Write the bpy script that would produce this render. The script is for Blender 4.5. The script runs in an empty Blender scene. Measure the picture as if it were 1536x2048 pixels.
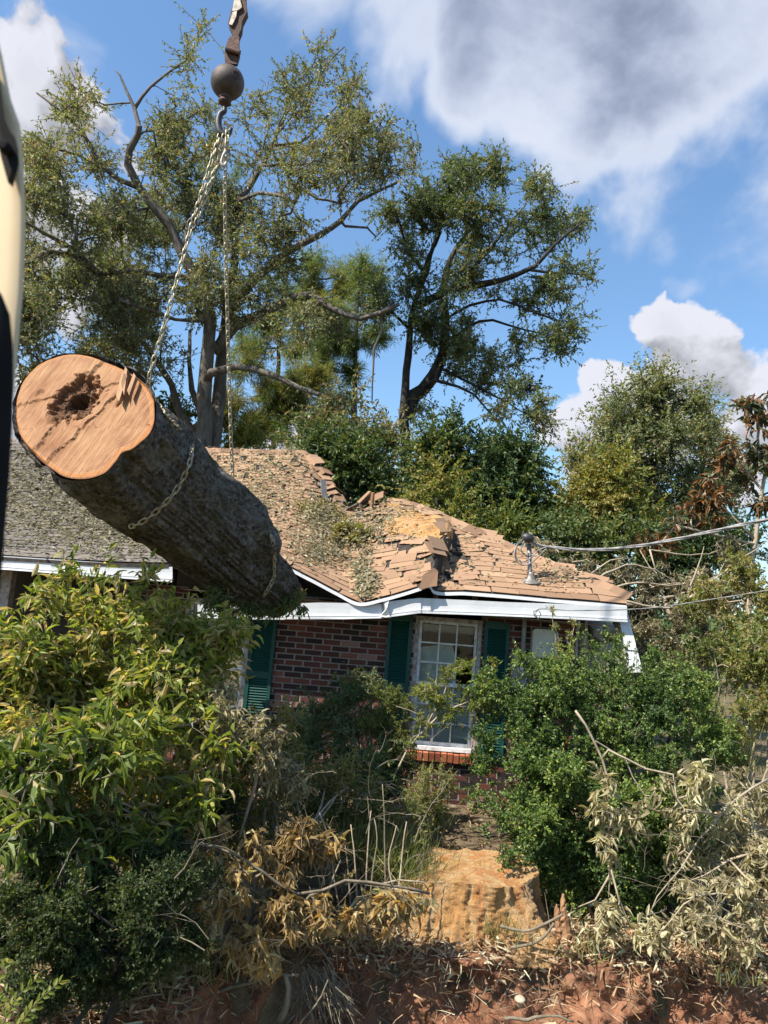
import bpy, math, random
import numpy as np
from mathutils import Matrix, Vector

random.seed(7)
RNG = np.random.default_rng(7)
R = math.radians
SC = bpy.context.scene
COL = SC.collection

# ------------------------------------------------------------------ camera
CAM = np.array([0.0, 0.0, 2.3])
PITCH, ROLL, FPX = R(8.4), R(4.6), 1535.0          # photo pixels 1536 x 2048
F_ = np.array([0, math.cos(PITCH), math.sin(PITCH)])
U0 = np.array([0, -math.sin(PITCH), math.cos(PITCH)])
R0 = np.array([1.0, 0, 0])
RT = R0 * math.cos(ROLL) + U0 * math.sin(ROLL)
UP = U0 * math.cos(ROLL) - R0 * math.sin(ROLL)
cam_d = bpy.data.cameras.new('camera')
cam = bpy.data.objects.new('camera', cam_d)
COL.objects.link(cam)
cam.matrix_world = Matrix(((RT[0], UP[0], -F_[0], CAM[0]), (RT[1], UP[1], -F_[1], CAM[1]),
                           (RT[2], UP[2], -F_[2], CAM[2]), (0, 0, 0, 1)))
cam_d.sensor_fit = 'HORIZONTAL'
cam_d.sensor_width = 36.0
cam_d.lens = 36.0 * FPX / 1536.0
cam_d.clip_start, cam_d.clip_end = 0.05, 3000
cam_d.dof.use_dof = True
cam_d.dof.focus_distance = 8.0
cam_d.dof.aperture_fstop = cam_d.lens / 3.2          # aperture about 3 mm across
SC.camera = cam
SC.cycles.max_bounces = 6
SC.cycles.diffuse_bounces = 3
SC.cycles.glossy_bounces = 2
SC.cycles.transmission_bounces = 4
SC.cycles.transparent_max_bounces = 6

# ------------------------------------------------------------------ world and sun
SUN_EL, SUN_AZ = 50.0, 33.0     # elevation; angle of the sun in front of the facade plane, from the left
SUN = np.array([-math.cos(R(SUN_EL)) * math.cos(R(SUN_AZ)), -math.cos(R(SUN_EL)) * math.sin(R(SUN_AZ)), math.sin(R(SUN_EL))])
world = bpy.data.worlds.new('World')
SC.world = world
world.use_nodes = True
WN, WL = world.node_tree.nodes, world.node_tree.links
SC.view_settings.view_transform = 'Standard'
SC.view_settings.look = 'None'
SC.view_settings.exposure = 1.2
SC.view_settings.gamma = 1.0
SC.view_settings.use_curve_mapping = False
sun_d = bpy.data.lights.new('sun', 'SUN')
sun_d.energy = 4.5
sun_d.angle = R(0.5)
sun_d.color = (1.0, 0.93, 0.82)
sun_o = bpy.data.objects.new('sun', sun_d)
COL.objects.link(sun_o)
sun_o.rotation_euler = Vector(-SUN).to_track_quat('-Z', 'Y').to_euler()


def ray(px, py):
    d = F_ + (px - 768.0) / FPX * RT + (1024.0 - py) / FPX * UP
    return d


def at(px, py, Y):
    d = ray(px, py)
    return CAM + d * (Y / d[1])


def atz(px, py, z):
    d = ray(px, py)
    return CAM + d * ((z - CAM[2]) / d[2])


def atv(px, py, Y):
    px, py, Y = np.asarray(px, float), np.asarray(py, float), np.asarray(Y, float)
    d = F_[None] + ((px - 768) / FPX)[:, None] * RT[None] + ((1024 - py) / FPX)[:, None] * UP[None]
    return CAM[None] + d * (Y / d[:, 1])[:, None]


def project(P):
    q = P - CAM
    zc = q @ F_
    return np.stack([768 + FPX * (q @ RT) / zc, 1024 - FPX * (q @ UP) / zc, zc], 1)


# ---- sky: Nishita and procedural clouds, all in the direction of view
def wnode(t, **kw):
    n = WN.new(t)
    for k, v in kw.items():
        setattr(n, k, v)
    return n


def wmath(op, a, b=None, c=None, clamp=False):
    n = WN.new('ShaderNodeMath'); n.operation = op; n.use_clamp = clamp
    for i, v in enumerate((a, b, c)):
        if v is None: continue
        if isinstance(v, (int, float)): n.inputs[i].default_value = v
        else: WL.new(v, n.inputs[i])
    return n.outputs[0]


WN.clear()
w_out = wnode('ShaderNodeOutputWorld')
w_bg = wnode('ShaderNodeBackground')
WL.new(w_bg.outputs[0], w_out.inputs[0])
w_bg.inputs['Strength'].default_value = 0.1
sky = wnode('ShaderNodeTexSky', sky_type='NISHITA')
sky.sun_disc = False
sky.sun_elevation = R(SUN_EL)
sky.sun_rotation = math.atan2(SUN[0], SUN[1])
sky.altitude = 0
sky.air_density = 1.3
sky.dust_density = 0.6
sky.ozone_density = 3.0
tc = wnode('ShaderNodeTexCoord')
DIRV = tc.outputs['Generated']


def vmath(op, a, b=None, scale=None):
    n = WN.new('ShaderNodeVectorMath'); n.operation = op
    for i, v in enumerate((a, b)):
        if v is None: continue
        if isinstance(v, (tuple, list, np.ndarray)): n.inputs[i].default_value = tuple(float(x) for x in v)
        else: WL.new(v, n.inputs[i])
    if scale is not None: n.inputs['Scale'].default_value = scale
    return n


def ndir(px, py):
    d = ray(px, py)
    return d / np.linalg.norm(d)


# cloud masses: (px, py, radius px, strength)
CLOUDS_CUM = [(1390, 705, 88, 1.0), (1335, 668, 62, 1.0), (1480, 800, 100, .95), (1225, 790, 58, 0.95), (1140, 850, 66, 0.85), (1310, 850, 105, .9),
              (1450, 940, 100, .9), (1180, 980, 90, 0.75), (900, 950, 160, 0.6), (600, 900, 160, 0.55),
              (70, 140, 75, 0.9), (30, 230, 120, 0.95), (140, 250, 80, 0.75), (1690, 800, 110, 1.0), (1720, 1000, 160, 1.0),
              (-150, 250, 260, 0.9), (-300, 700, 300, 0.8), (100, 560, 190, 0.75), (2100, 900, 300, 0.9)]
CLOUDS_SOFT = [(1050, 60, 260, 1.0), (830, 70, 190, 0.9), (1330, 60, 330, 1.0), (1180, 240, 190, 1.0), (1000, 190, 170, 0.95), (1400, 190, 220, 0.95),
               (1560, 30, 260, 1.0), (1060, 330, 90, 0.5), (1250, 330, 110, 0.55), (1290, 450, 45, 0.5), (1390, 440, 60, 0.36), (1320, 570, 55, 0.52),
               (1500, 440, 70, 0.42), (1530, 330, 80, 0.4), (490, 70, 60, 0.25), (1300, -250, 500, 1.0), (700, -400, 420, 0.8), (1900, 200, 420, 0.9),
               (-400, -300, 420, 0.7)]


def field(vec, blobs):
    acc = None
    for (px, py, r, s) in blobs:
        c = ndir(px, py)
        ad = vmath('DISTANCE', vec, c).outputs['Value']
        e = wmath('DIVIDE', ad, r / FPX)
        e = wmath('MULTIPLY', e, e)
        e = wmath('SUBTRACT', 1.0, wmath('MULTIPLY', e, 0.5), clamp=True)
        e = wmath('MULTIPLY', e, s)
        acc = e if acc is None else wmath('MAXIMUM', acc, e)
    return acc


def wnoise(vec, scale, detail, rough, dist=0.0, off=0.0):
    v = vmath('ADD', vec, (off, off * 0.7, off * 1.3)).outputs[0] if off else vec
    n = WN.new('ShaderNodeTexNoise'); n.inputs['Scale'].default_value = scale
    n.inputs['Detail'].default_value = detail; n.inputs['Roughness'].default_value = rough
    n.inputs['Distortion'].default_value = dist
    WL.new(v, n.inputs['Vector'])
    return n.outputs['Fac']


def ramp01(v, lo, hi):
    n = WN.new('ShaderNodeMapRange'); n.interpolation_type = 'SMOOTHSTEP'
    WL.new(v, n.inputs['Value'])
    n.inputs['From Min'].default_value = lo; n.inputs['From Max'].default_value = hi
    return n.outputs['Result']


def warp(vec, scale, amt, off):
    n = WN.new('ShaderNodeTexNoise'); n.inputs['Scale'].default_value = scale
    n.inputs['Detail'].default_value = 5.0; n.inputs['Roughness'].default_value = .55
    WL.new(vmath('ADD', vec, (off, off, off)).outputs[0], n.inputs['Vector'])
    q = vmath('SUBTRACT', n.outputs['Color'], (.5, .5, .5)).outputs[0]
    q = vmath('SCALE', q, scale=amt).outputs[0]
    return vmath('ADD', vec, q).outputs[0]


def cum_density(vec):
    n = wnoise(vec, 9.0, 9.0, 0.56, 0.25)
    wide = wmath('MULTIPLY', ramp01(wnoise(vec, 2.1, 3.0, 0.5, 0, 3.1), 0.60, 0.74), 0.5)
    f = wmath('MAXIMUM', field(warp(vec, 7.0, .16, 2.2), CLOUDS_CUM), wide)
    return wmath('ADD', wmath('MULTIPLY', f, 0.62), wmath('MULTIPLY', n, 1.0))      # about 0.35 .. 1.3


sun_shift = SUN / np.linalg.norm(SUN) * 0.035
cd0 = cum_density(DIRV)
cd1 = cum_density(vmath('ADD', DIRV, sun_shift).outputs[0])
cum_a = ramp01(cd0, 0.80, 0.90)
cum_lit = wmath('MULTIPLY_ADD', wmath('SUBTRACT', cd0, cd1), 3.4, 0.52, clamp=True)
cum_thick = ramp01(cd0, 0.95, 1.25)
cum_l = wmath('SUBTRACT', wmath('MULTIPLY_ADD', cum_lit, 0.58, 0.42), wmath('MULTIPLY', cum_thick, 0.10))
soft_n = wnoise(DIRV, 5.0, 7.0, 0.52, 0.4, 1.7)
soft_d = wmath('ADD', wmath('MULTIPLY', field(warp(DIRV, 3.2, .34, 6.1), CLOUDS_SOFT), 0.72), wmath('MULTIPLY', soft_n, 0.75))
soft_a = ramp01(soft_d, 0.76, 0.98)
soft_t = ramp01(soft_d, 0.90, 1.16)
soft_grey = wmath('MULTIPLY', soft_t, ramp01(wnoise(DIRV, 3.6, 6.0, 0.55, .3, 5.3), 0.28, 0.62))
soft_l = wmath('SUBTRACT', 0.98, wmath('MULTIPLY', soft_grey, 0.66))


def tinted(val, col):
    n = WN.new('ShaderNodeVectorMath'); n.operation = 'SCALE'
    n.inputs[0].default_value = col
    WL.new(val, n.inputs['Scale'])
    return n.outputs[0]


def mixc(fac, a, b):
    n = WN.new('ShaderNodeMix'); n.data_type = 'RGBA'
    WL.new(fac, n.inputs[0])
    for s, v in ((n.inputs[6], a), (n.inputs[7], b)):
        WL.new(v, s)
    return n.outputs[2]


SKY_GAIN = vmath('MULTIPLY', sky.outputs[0], (0.72, 0.84, 0.92)).outputs[0]
CLOUD_UNIT = 3.9
c_soft = mixc(soft_grey, tinted(wmath('MULTIPLY', soft_l, CLOUD_UNIT), (0.90, 0.96, 1.10)), tinted(wmath('MULTIPLY', soft_l, CLOUD_UNIT), (0.86, 1.0, 1.38)))
c_cum = tinted(wmath('MULTIPLY', cum_l, CLOUD_UNIT), (0.95, 0.96, 1.05))
skyc = mixc(wmath('MULTIPLY', cum_a, 0.97), SKY_GAIN, c_cum)
skyc = mixc(wmath('MULTIPLY', soft_a, 0.93), skyc, c_soft)
WL.new(skyc, w_bg.inputs['Color'])


# ------------------------------------------------------------------ materials
def new_mat(name):
    m = bpy.data.materials.new(name)
    m.use_nodes = True
    m.node_tree.nodes.clear()
    return m


class NT:
    """small helper round a material's node tree"""
    def __init__(s, name):
        s.m = new_mat(name); s.n = s.m.node_tree.nodes; s.l = s.m.node_tree.links
        s.out = s.n.new('ShaderNodeOutputMaterial')
        s.coord = s.n.new('ShaderNodeTexCoord').outputs['Object']

    def node(s, t, ins=None, **kw):
        n = s.n.new(t)
        for k, v in kw.items(): setattr(n, k, v)
        for k, v in (ins or {}).items():
            if hasattr(v, 'is_linked') or hasattr(v, 'links'): s.l.new(v, n.inputs[k])
            else: n.inputs[k].default_value = v
        return n

    def noise(s, scale, detail=5, rough=0.55, vec=None, dist=0.0, stretch=None):
        v = vec or s.coord
        if stretch:
            v = s.node('ShaderNodeMapping', {'Vector': v, 'Scale': stretch}).outputs[0]
        return s.node('ShaderNodeTexNoise', {'Vector': v, 'Scale': scale, 'Detail': detail, 'Roughness': rough, 'Distortion': dist}).outputs['Fac']

    def ramp(s, fac, stops, interp='LINEAR'):
        n = s.n.new('ShaderNodeValToRGB'); s.l.new(fac, n.inputs[0])
        cr = n.color_ramp; cr.interpolation = interp
        while len(cr.elements) > len(stops): cr.elements.remove(cr.elements[-1])
        while len(cr.elements) < len(stops): cr.elements.new(1.0)
        for e, (p, c) in zip(cr.elements, stops):
            e.position = p; e.color = (c[0], c[1], c[2], 1) if len(c) == 3 else c
        return n.outputs[0]

    def mix(s, fac, a, b, mode='MIX'):
        n = s.n.new('ShaderNodeMix'); n.data_type = 'RGBA'; n.blend_type = mode
        for sock, v in ((n.inputs[0], fac), (n.inputs[6], a), (n.inputs[7], b)):
            if isinstance(v, (int, float)): sock.default_value = v
            elif isinstance(v, tuple): sock.default_value = (v[0], v[1], v[2], 1)
            else: s.l.new(v, sock)
        return n.outputs[2]

    def math(s, op, a, b=None, clamp=False):
        n = s.n.new('ShaderNodeMath'); n.operation = op; n.use_clamp = clamp
        for i, v in enumerate((a, b)):
            if v is None: continue
            if isinstance(v, (int, float)): n.inputs[i].default_value = v
            else: s.l.new(v, n.inputs[i])
        return n.outputs[0]

    def attr(s, name='tint'):
        return s.node('ShaderNodeAttribute', attribute_name=name).outputs['Fac']

    def bump(s, h, strength=0.5, dist=0.02):
        return s.node('ShaderNodeBump', {'Height': h, 'Strength': strength, 'Distance': dist}).outputs[0]

    def finish(s, col, rough=0.6, normal=None, spec=0.4, metal=0.0, trans=0.0, tcol=None):
        p = s.n.new('ShaderNodeBsdfPrincipled')
        for k, v in (('Base Color', col), ('Roughness', rough), ('Specular IOR Level', spec), ('Metallic', metal)):
            if isinstance(v, tuple): p.inputs[k].default_value = (v[0], v[1], v[2], 1)
            elif isinstance(v, (int, float)): p.inputs[k].default_value = v
            else: s.l.new(v, p.inputs[k])
        if normal is not None: s.l.new(normal, p.inputs['Normal'])
        surf = p.outputs[0]
        if trans:
            t = s.n.new('ShaderNodeBsdfTranslucent')
            c = tcol if tcol is not None else col
            if isinstance(c, tuple): t.inputs[0].default_value = (c[0], c[1], c[2], 1)
            else: s.l.new(c, t.inputs[0])
            mx = s.n.new('ShaderNodeMixShader'); mx.inputs[0].default_value = trans
            s.l.new(surf, mx.inputs[1]); s.l.new(t.outputs[0], mx.inputs[2])
            surf = mx.outputs[0]
        s.l.new(surf, s.out.inputs[0])
        return s.m


def leaf_mat(name, stops, rough=0.42, trans=0.3, spec=0.5, warm=1.25, gain=2.0):
    t = NT(name)
    stops = [(q, tuple(min(.6, v * gain) for v in c)) for q, c in stops]
    spec *= .85; rough += .10; trans = min(.5, trans * 1.3)
    c = t.ramp(t.attr(), stops)
    v = t.noise(30, 2)
    c2 = t.mix(t.math('MULTIPLY', v, 0.35), c, (0.02, 0.03, 0.008))
    tcol = t.mix(1.0, c, (warm * 1.1, warm, 0.5), 'MULTIPLY')
    return t.finish(c2, rough, None, spec, 0, trans, tcol)


MAT = {}


def make_materials():
    M = MAT
    G = lambda *a: a
    M['oak_leaf'] = leaf_mat('oak_leaf', [(0, G(.03, .042, .02)), (.35, G(.06, .076, .034)), (.7, G(.10, .112, .055)), (.9, G(.15, .15, .08)), (1, G(.13, .095, .06))], .36, .28, gain=2.4)
    M['oak2_leaf'] = leaf_mat('oak2_leaf', [(0, G(.026, .042, .02)), (.4, G(.05, .072, .032)), (.8, G(.082, .10, .042)), (.93, G(.13, .125, .05)), (1, G(.12, .085, .05))], .36, .28, gain=2.35)
    M['pine_leaf'] = leaf_mat('pine_leaf', [(0, G(.03, .055, .018)), (.5, G(.06, .095, .028)), (.9, G(.10, .125, .035)), (1, G(.15, .10, .04))], .5, .3)
    M['dark_leaf'] = leaf_mat('dark_leaf', [(0, G(.016, .03, .012)), (.5, G(.035, .06, .02)), (.85, G(.065, .09, .026)), (1, G(.11, .11, .03))], .38, .25, gain=1.9)
    M['olive_leaf'] = leaf_mat('olive_leaf', [(0, G(.03, .05, .014)), (.4, G(.065, .09, .02)), (.8, G(.12, .13, .03)), (1, G(.16, .12, .04))], .42, .3)
    M['laurel_leaf'] = leaf_mat('laurel_leaf', [(0, G(.03, .05, .014)), (.3, G(.07, .10, .022)), (.7, G(.13, .16, .03)), (.92, G(.20, .20, .04)), (1, G(.27, .22, .12))], .36, .42, .5, gain=1.9)
    M['fresh_leaf'] = leaf_mat('fresh_leaf', [(0, G(.07, .11, .02)), (.5, G(.13, .17, .025)), (1, G(.24, .22, .04))], .4, .45, gain=1.35)
    M['box_leaf'] = leaf_mat('box_leaf', [(0, G(.012, .028, .008)), (.5, G(.032, .06, .014)), (.85, G(.07, .105, .022)), (1, G(.12, .14, .03))], .34, .25, .5, gain=2.5)
    M['vine_leaf'] = leaf_mat('vine_leaf', [(0, G(.015, .03, .008)), (.5, G(.035, .06, .012)), (.9, G(.07, .095, .02)), (1, G(.13, .13, .05))], .45, .3, gain=1.25)
    M['dead_leaf'] = leaf_mat('dead_leaf', [(0, G(.10, .065, .03)), (.4, G(.22, .155, .075)), (.75, G(.36, .27, .14)), (.9, G(.42, .25, .07)), (1, G(.5, .42, .28))], .55, .3, .3, 1.1, 1.5)
    M['wilt_leaf'] = leaf_mat('wilt_leaf', [(0, G(.085, .075, .04)), (.4, G(.20, .175, .10)), (.8, G(.34, .295, .18)), (1, G(.45, .39, .25))], .55, .28, .3, 1.1, 1.45)
    M['magnolia_leaf'] = leaf_mat('magnolia_leaf', [(0, G(.03, .05, .02)), (.3, G(.06, .075, .03)), (.5, G(.16, .075, .03)), (.8, G(.25, .11, .04)), (1, G(.13, .06, .03))], .38, .2, gain=1.15)
    M['debris_leaf'] = leaf_mat('debris_leaf', [(0, G(.05, .05, .03)), (.4, G(.14, .125, .075)), (.8, G(.27, .235, .15)), (1, G(.42, .37, .25))], .55, .2, .3, 1.05, 1.35)
    M['litter_leaf'] = leaf_mat('litter_leaf', [(0, G(.09, .05, .028)), (.35, G(.22, .135, .075)), (.7, G(.38, .26, .16)), (1, G(.55, .44, .31))], .6, .15, .25, 1.05, 1.35)
    M['grass'] = leaf_mat('grass', [(0, G(.03, .05, .012)), (.5, G(.08, .10, .025)), (1, G(.24, .2, .09))], .5, .3)

    def bark(name, dark, light, scale=14, moss=None, bs=.7):
        t = NT(name)
        n1 = t.noise(scale, 7, .65, stretch=(1, 1, .3), dist=.6)
        n2 = t.noise(2.2, 4)
        c = t.ramp(n1, [(.3, dark), (.72, light)])
        c = t.mix(t.math('MULTIPLY', n2, .5), c, tuple(x * .5 for x in dark))
        if moss:
            c = t.mix(t.ramp(t.noise(5, 6, .6), [(.5, (0, 0, 0)), (.62, (.8, .8, .8))]), c, moss)
        M[name] = t.finish(c, .85, t.bump(n1, bs, .03), .2)
    bark('oak_bark', (.055, .046, .038), (.22, .195, .165), 9)
    bark('dark_bark', (.018, .016, .014), (.075, .065, .055), 9)
    bark('pine_bark', (.06, .045, .035), (.19, .15, .12), 12)
    bark('twig', (.11, .09, .06), (.30, .25, .18), 20, bs=.3)
    bark('green_twig', (.06, .055, .025), (.15, .13, .06), 20, bs=.3)
    bark('pale_twig', (.24, .19, .13), (.50, .43, .32), 20, bs=.3)
    # bark of the hanging log
    t = NT('log_bark')
    n1 = t.noise(26, 8, .68, dist=.4)
    n3 = t.noise(70, 4, .7)
    c = t.ramp(n1, [(.36, (.022, .018, .015)), (.54, (.11, .096, .082)), (.74, (.28, .255, .225))])
    c = t.mix(t.ramp(t.noise(4.2, 6, .62), [(.52, (0, 0, 0)), (.66, (.75, .75, .75))]), c, (.045, .05, .014))
    c = t.mix(t.ramp(t.noise(3.1, 5, .6, dist=1), [(.54, (0, 0, 0)), (.66, (.75, .75, .75))]), c, (.20, .19, .17))
    c = t.mix(t.ramp(n3, [(.66, (0, 0, 0)), (.74, (.7, .7, .7))]), c, (.25, .21, .15))
    M['log_bark'] = t.finish(c, .85, t.bump(t.math('ADD', n1, t.math('MULTIPLY', n3, .4)), .9, .03), .2)
    # sawn end of the log: colour from vertex attribute 'tint' 0 painted shade of the hollow, then rot .. 1 clean wood
    t = NT('sawn_wood')
    a = t.attr()
    uvn = t.node('ShaderNodeAttribute', attribute_name='face_uv').outputs['Vector']
    g = t.noise(5.0, 7, .6, vec=uvn, stretch=(1.1, 16, 1), dist=.35)
    g2 = t.noise(40, 4, .6, vec=uvn, stretch=(.15, 2.6, 1))
    c = t.ramp(a, [(0, (.012, .008, .006)), (.18, (.09, .045, .024)), (.36, (.16, .078, .038)), (.5, (.25, .12, .06)), (.66, (.33, .18, .092)), (.8, (.37, .21, .11)), (.93, (.38, .155, .05)), (1, (.15, .065, .03))])
    c = t.mix(t.math('MULTIPLY', t.ramp(g, [(.35, (1, 1, 1)), (.6, (0, 0, 0))]), .5), c, (.19, .085, .038), 'MIX')
    c = t.mix(t.math('MULTIPLY', t.ramp(g2, [(.5, (0, 0, 0)), (.7, (1, 1, 1))]), .4), c, (.47, .30, .165), 'MIX')
    M['sawn_wood'] = t.finish(c, .8, t.bump(t.math('ADD', g, t.math('MULTIPLY', g2, .6)), .8, .02), .2)
    # plain timber
    t = NT('timber')
    g = t.noise(8, 6, .6, stretch=(1, 1, .15))
    M['timber'] = t.finish(t.ramp(g, [(.3, (.15, .075, .035)), (.7, (.36, .20, .10))]), .75, t.bump(g, .3))
    # brick
    t = NT('brick')
    n = t.noise(34, 6, .65); big = t.noise(11, 4)
    c = t.ramp(t.attr(), [(0, (.018, .013, .013)), (.2, (.045, .02, .018)), (.42, (.095, .032, .025)), (.68, (.15, .048, .033)), (.86, (.20, .08, .055)), (1, (.34, .22, .19))])
    c = t.mix(t.ramp(n, [(.42, (0, 0, 0)), (.75, (.55, .55, .55))]), c, (.02, .014, .013))
    c = t.mix(t.ramp(big, [(.6, (0, 0, 0)), (.72, (.5, .5, .5))]), c, (.42, .33, .29))
    M['brick'] = t.finish(c, .85, t.bump(n, .5, .01), .25)
    t = NT('sill_brick')
    c = t.ramp(t.attr(), [(0, (.22, .06, .03)), (.6, (.36, .10, .045)), (1, (.46, .16, .07))])
    M['sill_brick'] = t.finish(t.mix(t.math('MULTIPLY', t.noise(40, 5), .5), c, (.2, .07, .04)), .8, t.bump(t.noise(50), .3, .01))
    t = NT('mortar')
    n = t.noise(60, 5)
    M['mortar'] = t.finish(t.ramp(n, [(.3, (.19, .165, .15)), (.7, (.33, .295, .27))]), .9, t.bump(n, .5, .01), .2)
    # shingles
    t = NT('shingle')
    gr = t.noise(260, 3, .7); big = t.noise(1.6, 5, .6)
    c = t.ramp(t.attr(), [(0, (.14, .08, .05)), (.3, (.25, .155, .095)), (.6, (.35, .22, .135)), (.85, (.42, .275, .17)), (1, (.46, .33, .22))])
    c = t.mix(t.math('MULTIPLY', t.ramp(gr, [(.35, (1, 1, 1)), (.6, (0, 0, 0))]), .45), c, (.11, .065, .045))
    c = t.mix(t.ramp(big, [(.55, (0, 0, 0)), (.75, (.45, .45, .45))]), c, (.17, .13, .10))
    M['shingle'] = t.finish(c, .92, t.bump(gr, .5, .008), .2)
    t = NT('shade_grey_shingle')  # darker grey copy for the left roof, dappled shade put into its colour
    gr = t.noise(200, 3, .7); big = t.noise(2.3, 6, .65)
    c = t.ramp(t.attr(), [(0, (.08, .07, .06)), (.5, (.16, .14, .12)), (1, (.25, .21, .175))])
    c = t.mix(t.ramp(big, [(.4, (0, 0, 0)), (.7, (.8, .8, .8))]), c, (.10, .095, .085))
    M['shade_grey_shingle'] = t.finish(c, .92, t.bump(gr, .5, .008), .2)
    t = NT('roof_felt')
    n = t.noise(20, 5)
    M['roof_felt'] = t.finish(t.ramp(n, [(.3, (.022, .02, .018)), (.7, (.06, .05, .042))]), .9, t.bump(n, .4), .2)
    t = NT('white_aluminium')
    n = t.noise(3.0, 6, .65); s = t.noise(9, 5, .6, stretch=(1, 1, .12))
    c = t.mix(t.ramp(n, [(.45, (0, 0, 0)), (.8, (.35, .35, .35))]), (.57, .58, .59), (.44, .44, .42))
    c = t.mix(t.ramp(s, [(.55, (0, 0, 0)), (.75, (.5, .5, .5))]), c, (.34, .32, .28))
    M['white_aluminium'] = t.finish(c, .38, t.bump(t.noise(2.2, 3), .25, .04), .5)
    t = NT('soffit')
    M['soffit'] = t.finish(t.ramp(t.noise(6, 4), [(.3, (.35, .34, .31)), (.7, (.5, .49, .46))]), .7)
    t = NT('green_paint')
    n = t.noise(6, 6, .6)
    M['green_paint'] = t.finish(t.ramp(n, [(.3, (.004, .04, .034)), (.7, (.008, .068, .055))]), .5, t.bump(n, .1, .01), .35)
    t = NT('sash_white')
    n = t.noise(14, 6, .65)
    M['sash_white'] = t.finish(t.ramp(n, [(.35, (.42, .40, .38)), (.55, (.66, .66, .66)), (.8, (.74, .75, .76))]), .5)
    t = NT('dirty_frame')
    n = t.noise(18, 6, .65)
    M['dirty_frame'] = t.finish(t.ramp(n, [(.35, (.18, .13, .11)), (.6, (.42, .38, .35)), (.8, (.6, .58, .56))]), .6)
    t = NT('blind')
    wv = t.noise(20, 4)
    M['blind'] = t.finish(t.ramp(wv, [(.3, (.62, .64, .66)), (.7, (.72, .73, .74))]), .7)
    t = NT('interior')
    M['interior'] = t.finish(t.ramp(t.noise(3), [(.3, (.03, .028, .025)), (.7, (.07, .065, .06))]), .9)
    t = NT('cardboard')
    M['cardboard'] = t.finish(t.ramp(t.noise(5), [(.3, (.62, .60, .54)), (.7, (.74, .72, .66))]), .8)
    t = NT('glass')
    p = t.node('ShaderNodeBsdfGlossy', {'Roughness': .02, 'Color': (1, 1, 1, 1)})
    tr = t.node('ShaderNodeBsdfTransparent', {'Color': (.86, .9, .9, 1)})
    fr = t.node('ShaderNodeFresnel', {'IOR': 1.5})
    mx = t.node('ShaderNodeMixShader', {0: fr.outputs[0], 1: tr.outputs[0], 2: p.outputs[0]})
    t.l.new(mx.outputs[0], t.out.inputs[0]); M['glass'] = t.m
    t = NT('galvanised')
    n = t.noise(30, 6, .65)
    M['galvanised'] = t.finish(t.ramp(n, [(.3, (.13, .11, .09)), (.6, (.25, .235, .215)), (.8, (.34, .325, .30))]), .5, t.bump(n, .15, .01), .5, .4)
    t = NT('grey_steel')
    n = t.noise(12, 6, .6)
    M['grey_steel'] = t.finish(t.ramp(n, [(.3, (.20, .21, .21)), (.7, (.34, .35, .34))]), .5)
    t = NT('meter_cream')
    M['meter_cream'] = t.finish(t.ramp(t.noise(7, 5), [(.3, (.45, .44, .38)), (.7, (.6, .58, .52))]), .5)
    t = NT('cable')
    n = t.noise(12, 5)
    M['cable'] = t.finish(t.ramp(n, [(.35, (.10, .095, .09)), (.7, (.32, .31, .30))]), .6)
    t = NT('rusty_iron')
    n = t.noise(16, 8, .68); n2 = t.noise(60, 4, .7)
    c = t.ramp(n, [(.3, (.03, .018, .014)), (.55, (.085, .045, .032)), (.75, (.17, .085, .055))])
    M['rusty_iron'] = t.finish(c, .7, t.bump(n2, .5, .01), .4, .3)
    t = NT('ball_iron')
    n = t.noise(9, 8, .66); n2 = t.noise(80, 4, .7)
    c = t.ramp(n, [(.3, (.035, .026, .022)), (.55, (.075, .058, .05)), (.75, (.13, .095, .075))])
    M['ball_iron'] = t.finish(c, .62, t.bump(n2, .35, .006), .4, .25)
    t = NT('dark_steel')
    n = t.noise(20, 6)
    M['dark_steel'] = t.finish(t.ramp(n, [(.3, (.018, .018, .02)), (.7, (.055, .055, .058))]), .5, t.bump(n, .2, .01), .5, .3)
    t = NT('light_steel')
    n = t.noise(20, 6)
    M['light_steel'] = t.finish(t.ramp(n, [(.3, (.22, .18, .14)), (.7, (.5, .45, .38))]), .5, t.bump(n, .2, .01), .5, .4)
    t = NT('chain_zinc')
    n = t.noise(24, 5, .65)
    c = t.ramp(n, [(.3, (.17, .13, .075)), (.55, (.40, .35, .23)), (.75, (.60, .55, .40))])
    M['chain_zinc'] = t.finish(c, .42, None, .5, .35)
    t = NT('beige_paint')
    n = t.noise(5, 5)
    M['beige_paint'] = t.finish(t.ramp(n, [(.3, (.60, .45, .26)), (.7, (.68, .53, .32))]), .35, None, .5)
    t = NT('black_rubber')
    M['black_rubber'] = t.finish(t.ramp(t.noise(8), [(.3, (.006, .006, .006)), (.7, (.016, .015, .015))]), .9, None, .1)
    # clay, litter and ground
    t = NT('red_clay')
    n = t.noise(5, 9, .68); n2 = t.noise(38, 6, .7); n3 = t.noise(1.7, 4)
    c = t.ramp(n, [(.32, (.045, .022, .014)), (.48, (.20, .088, .048)), (.70, (.37, .185, .105))])
    c = t.mix(t.ramp(n3, [(.45, (0, 0, 0)), (.65, (.6, .6, .6))]), c, (.16, .095, .06))
    c = t.mix(t.ramp(n2, [(.6, (0, 0, 0)), (.72, (.6, .6, .6))]), c, (.38, .26, .17))
    M['red_clay'] = t.finish(c, .95, t.bump(t.math('ADD', n, t.math('MULTIPLY', n2, .5)), 1.0, .04), .15)
    t = NT('ground')
    n = t.noise(6, 9, .7); n2 = t.noise(30, 6, .7); n3 = t.noise(.5, 4)
    c = t.ramp(n, [(.3, (.05, .036, .022)), (.5, (.13, .095, .06)), (.7, (.24, .185, .12))])
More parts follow.
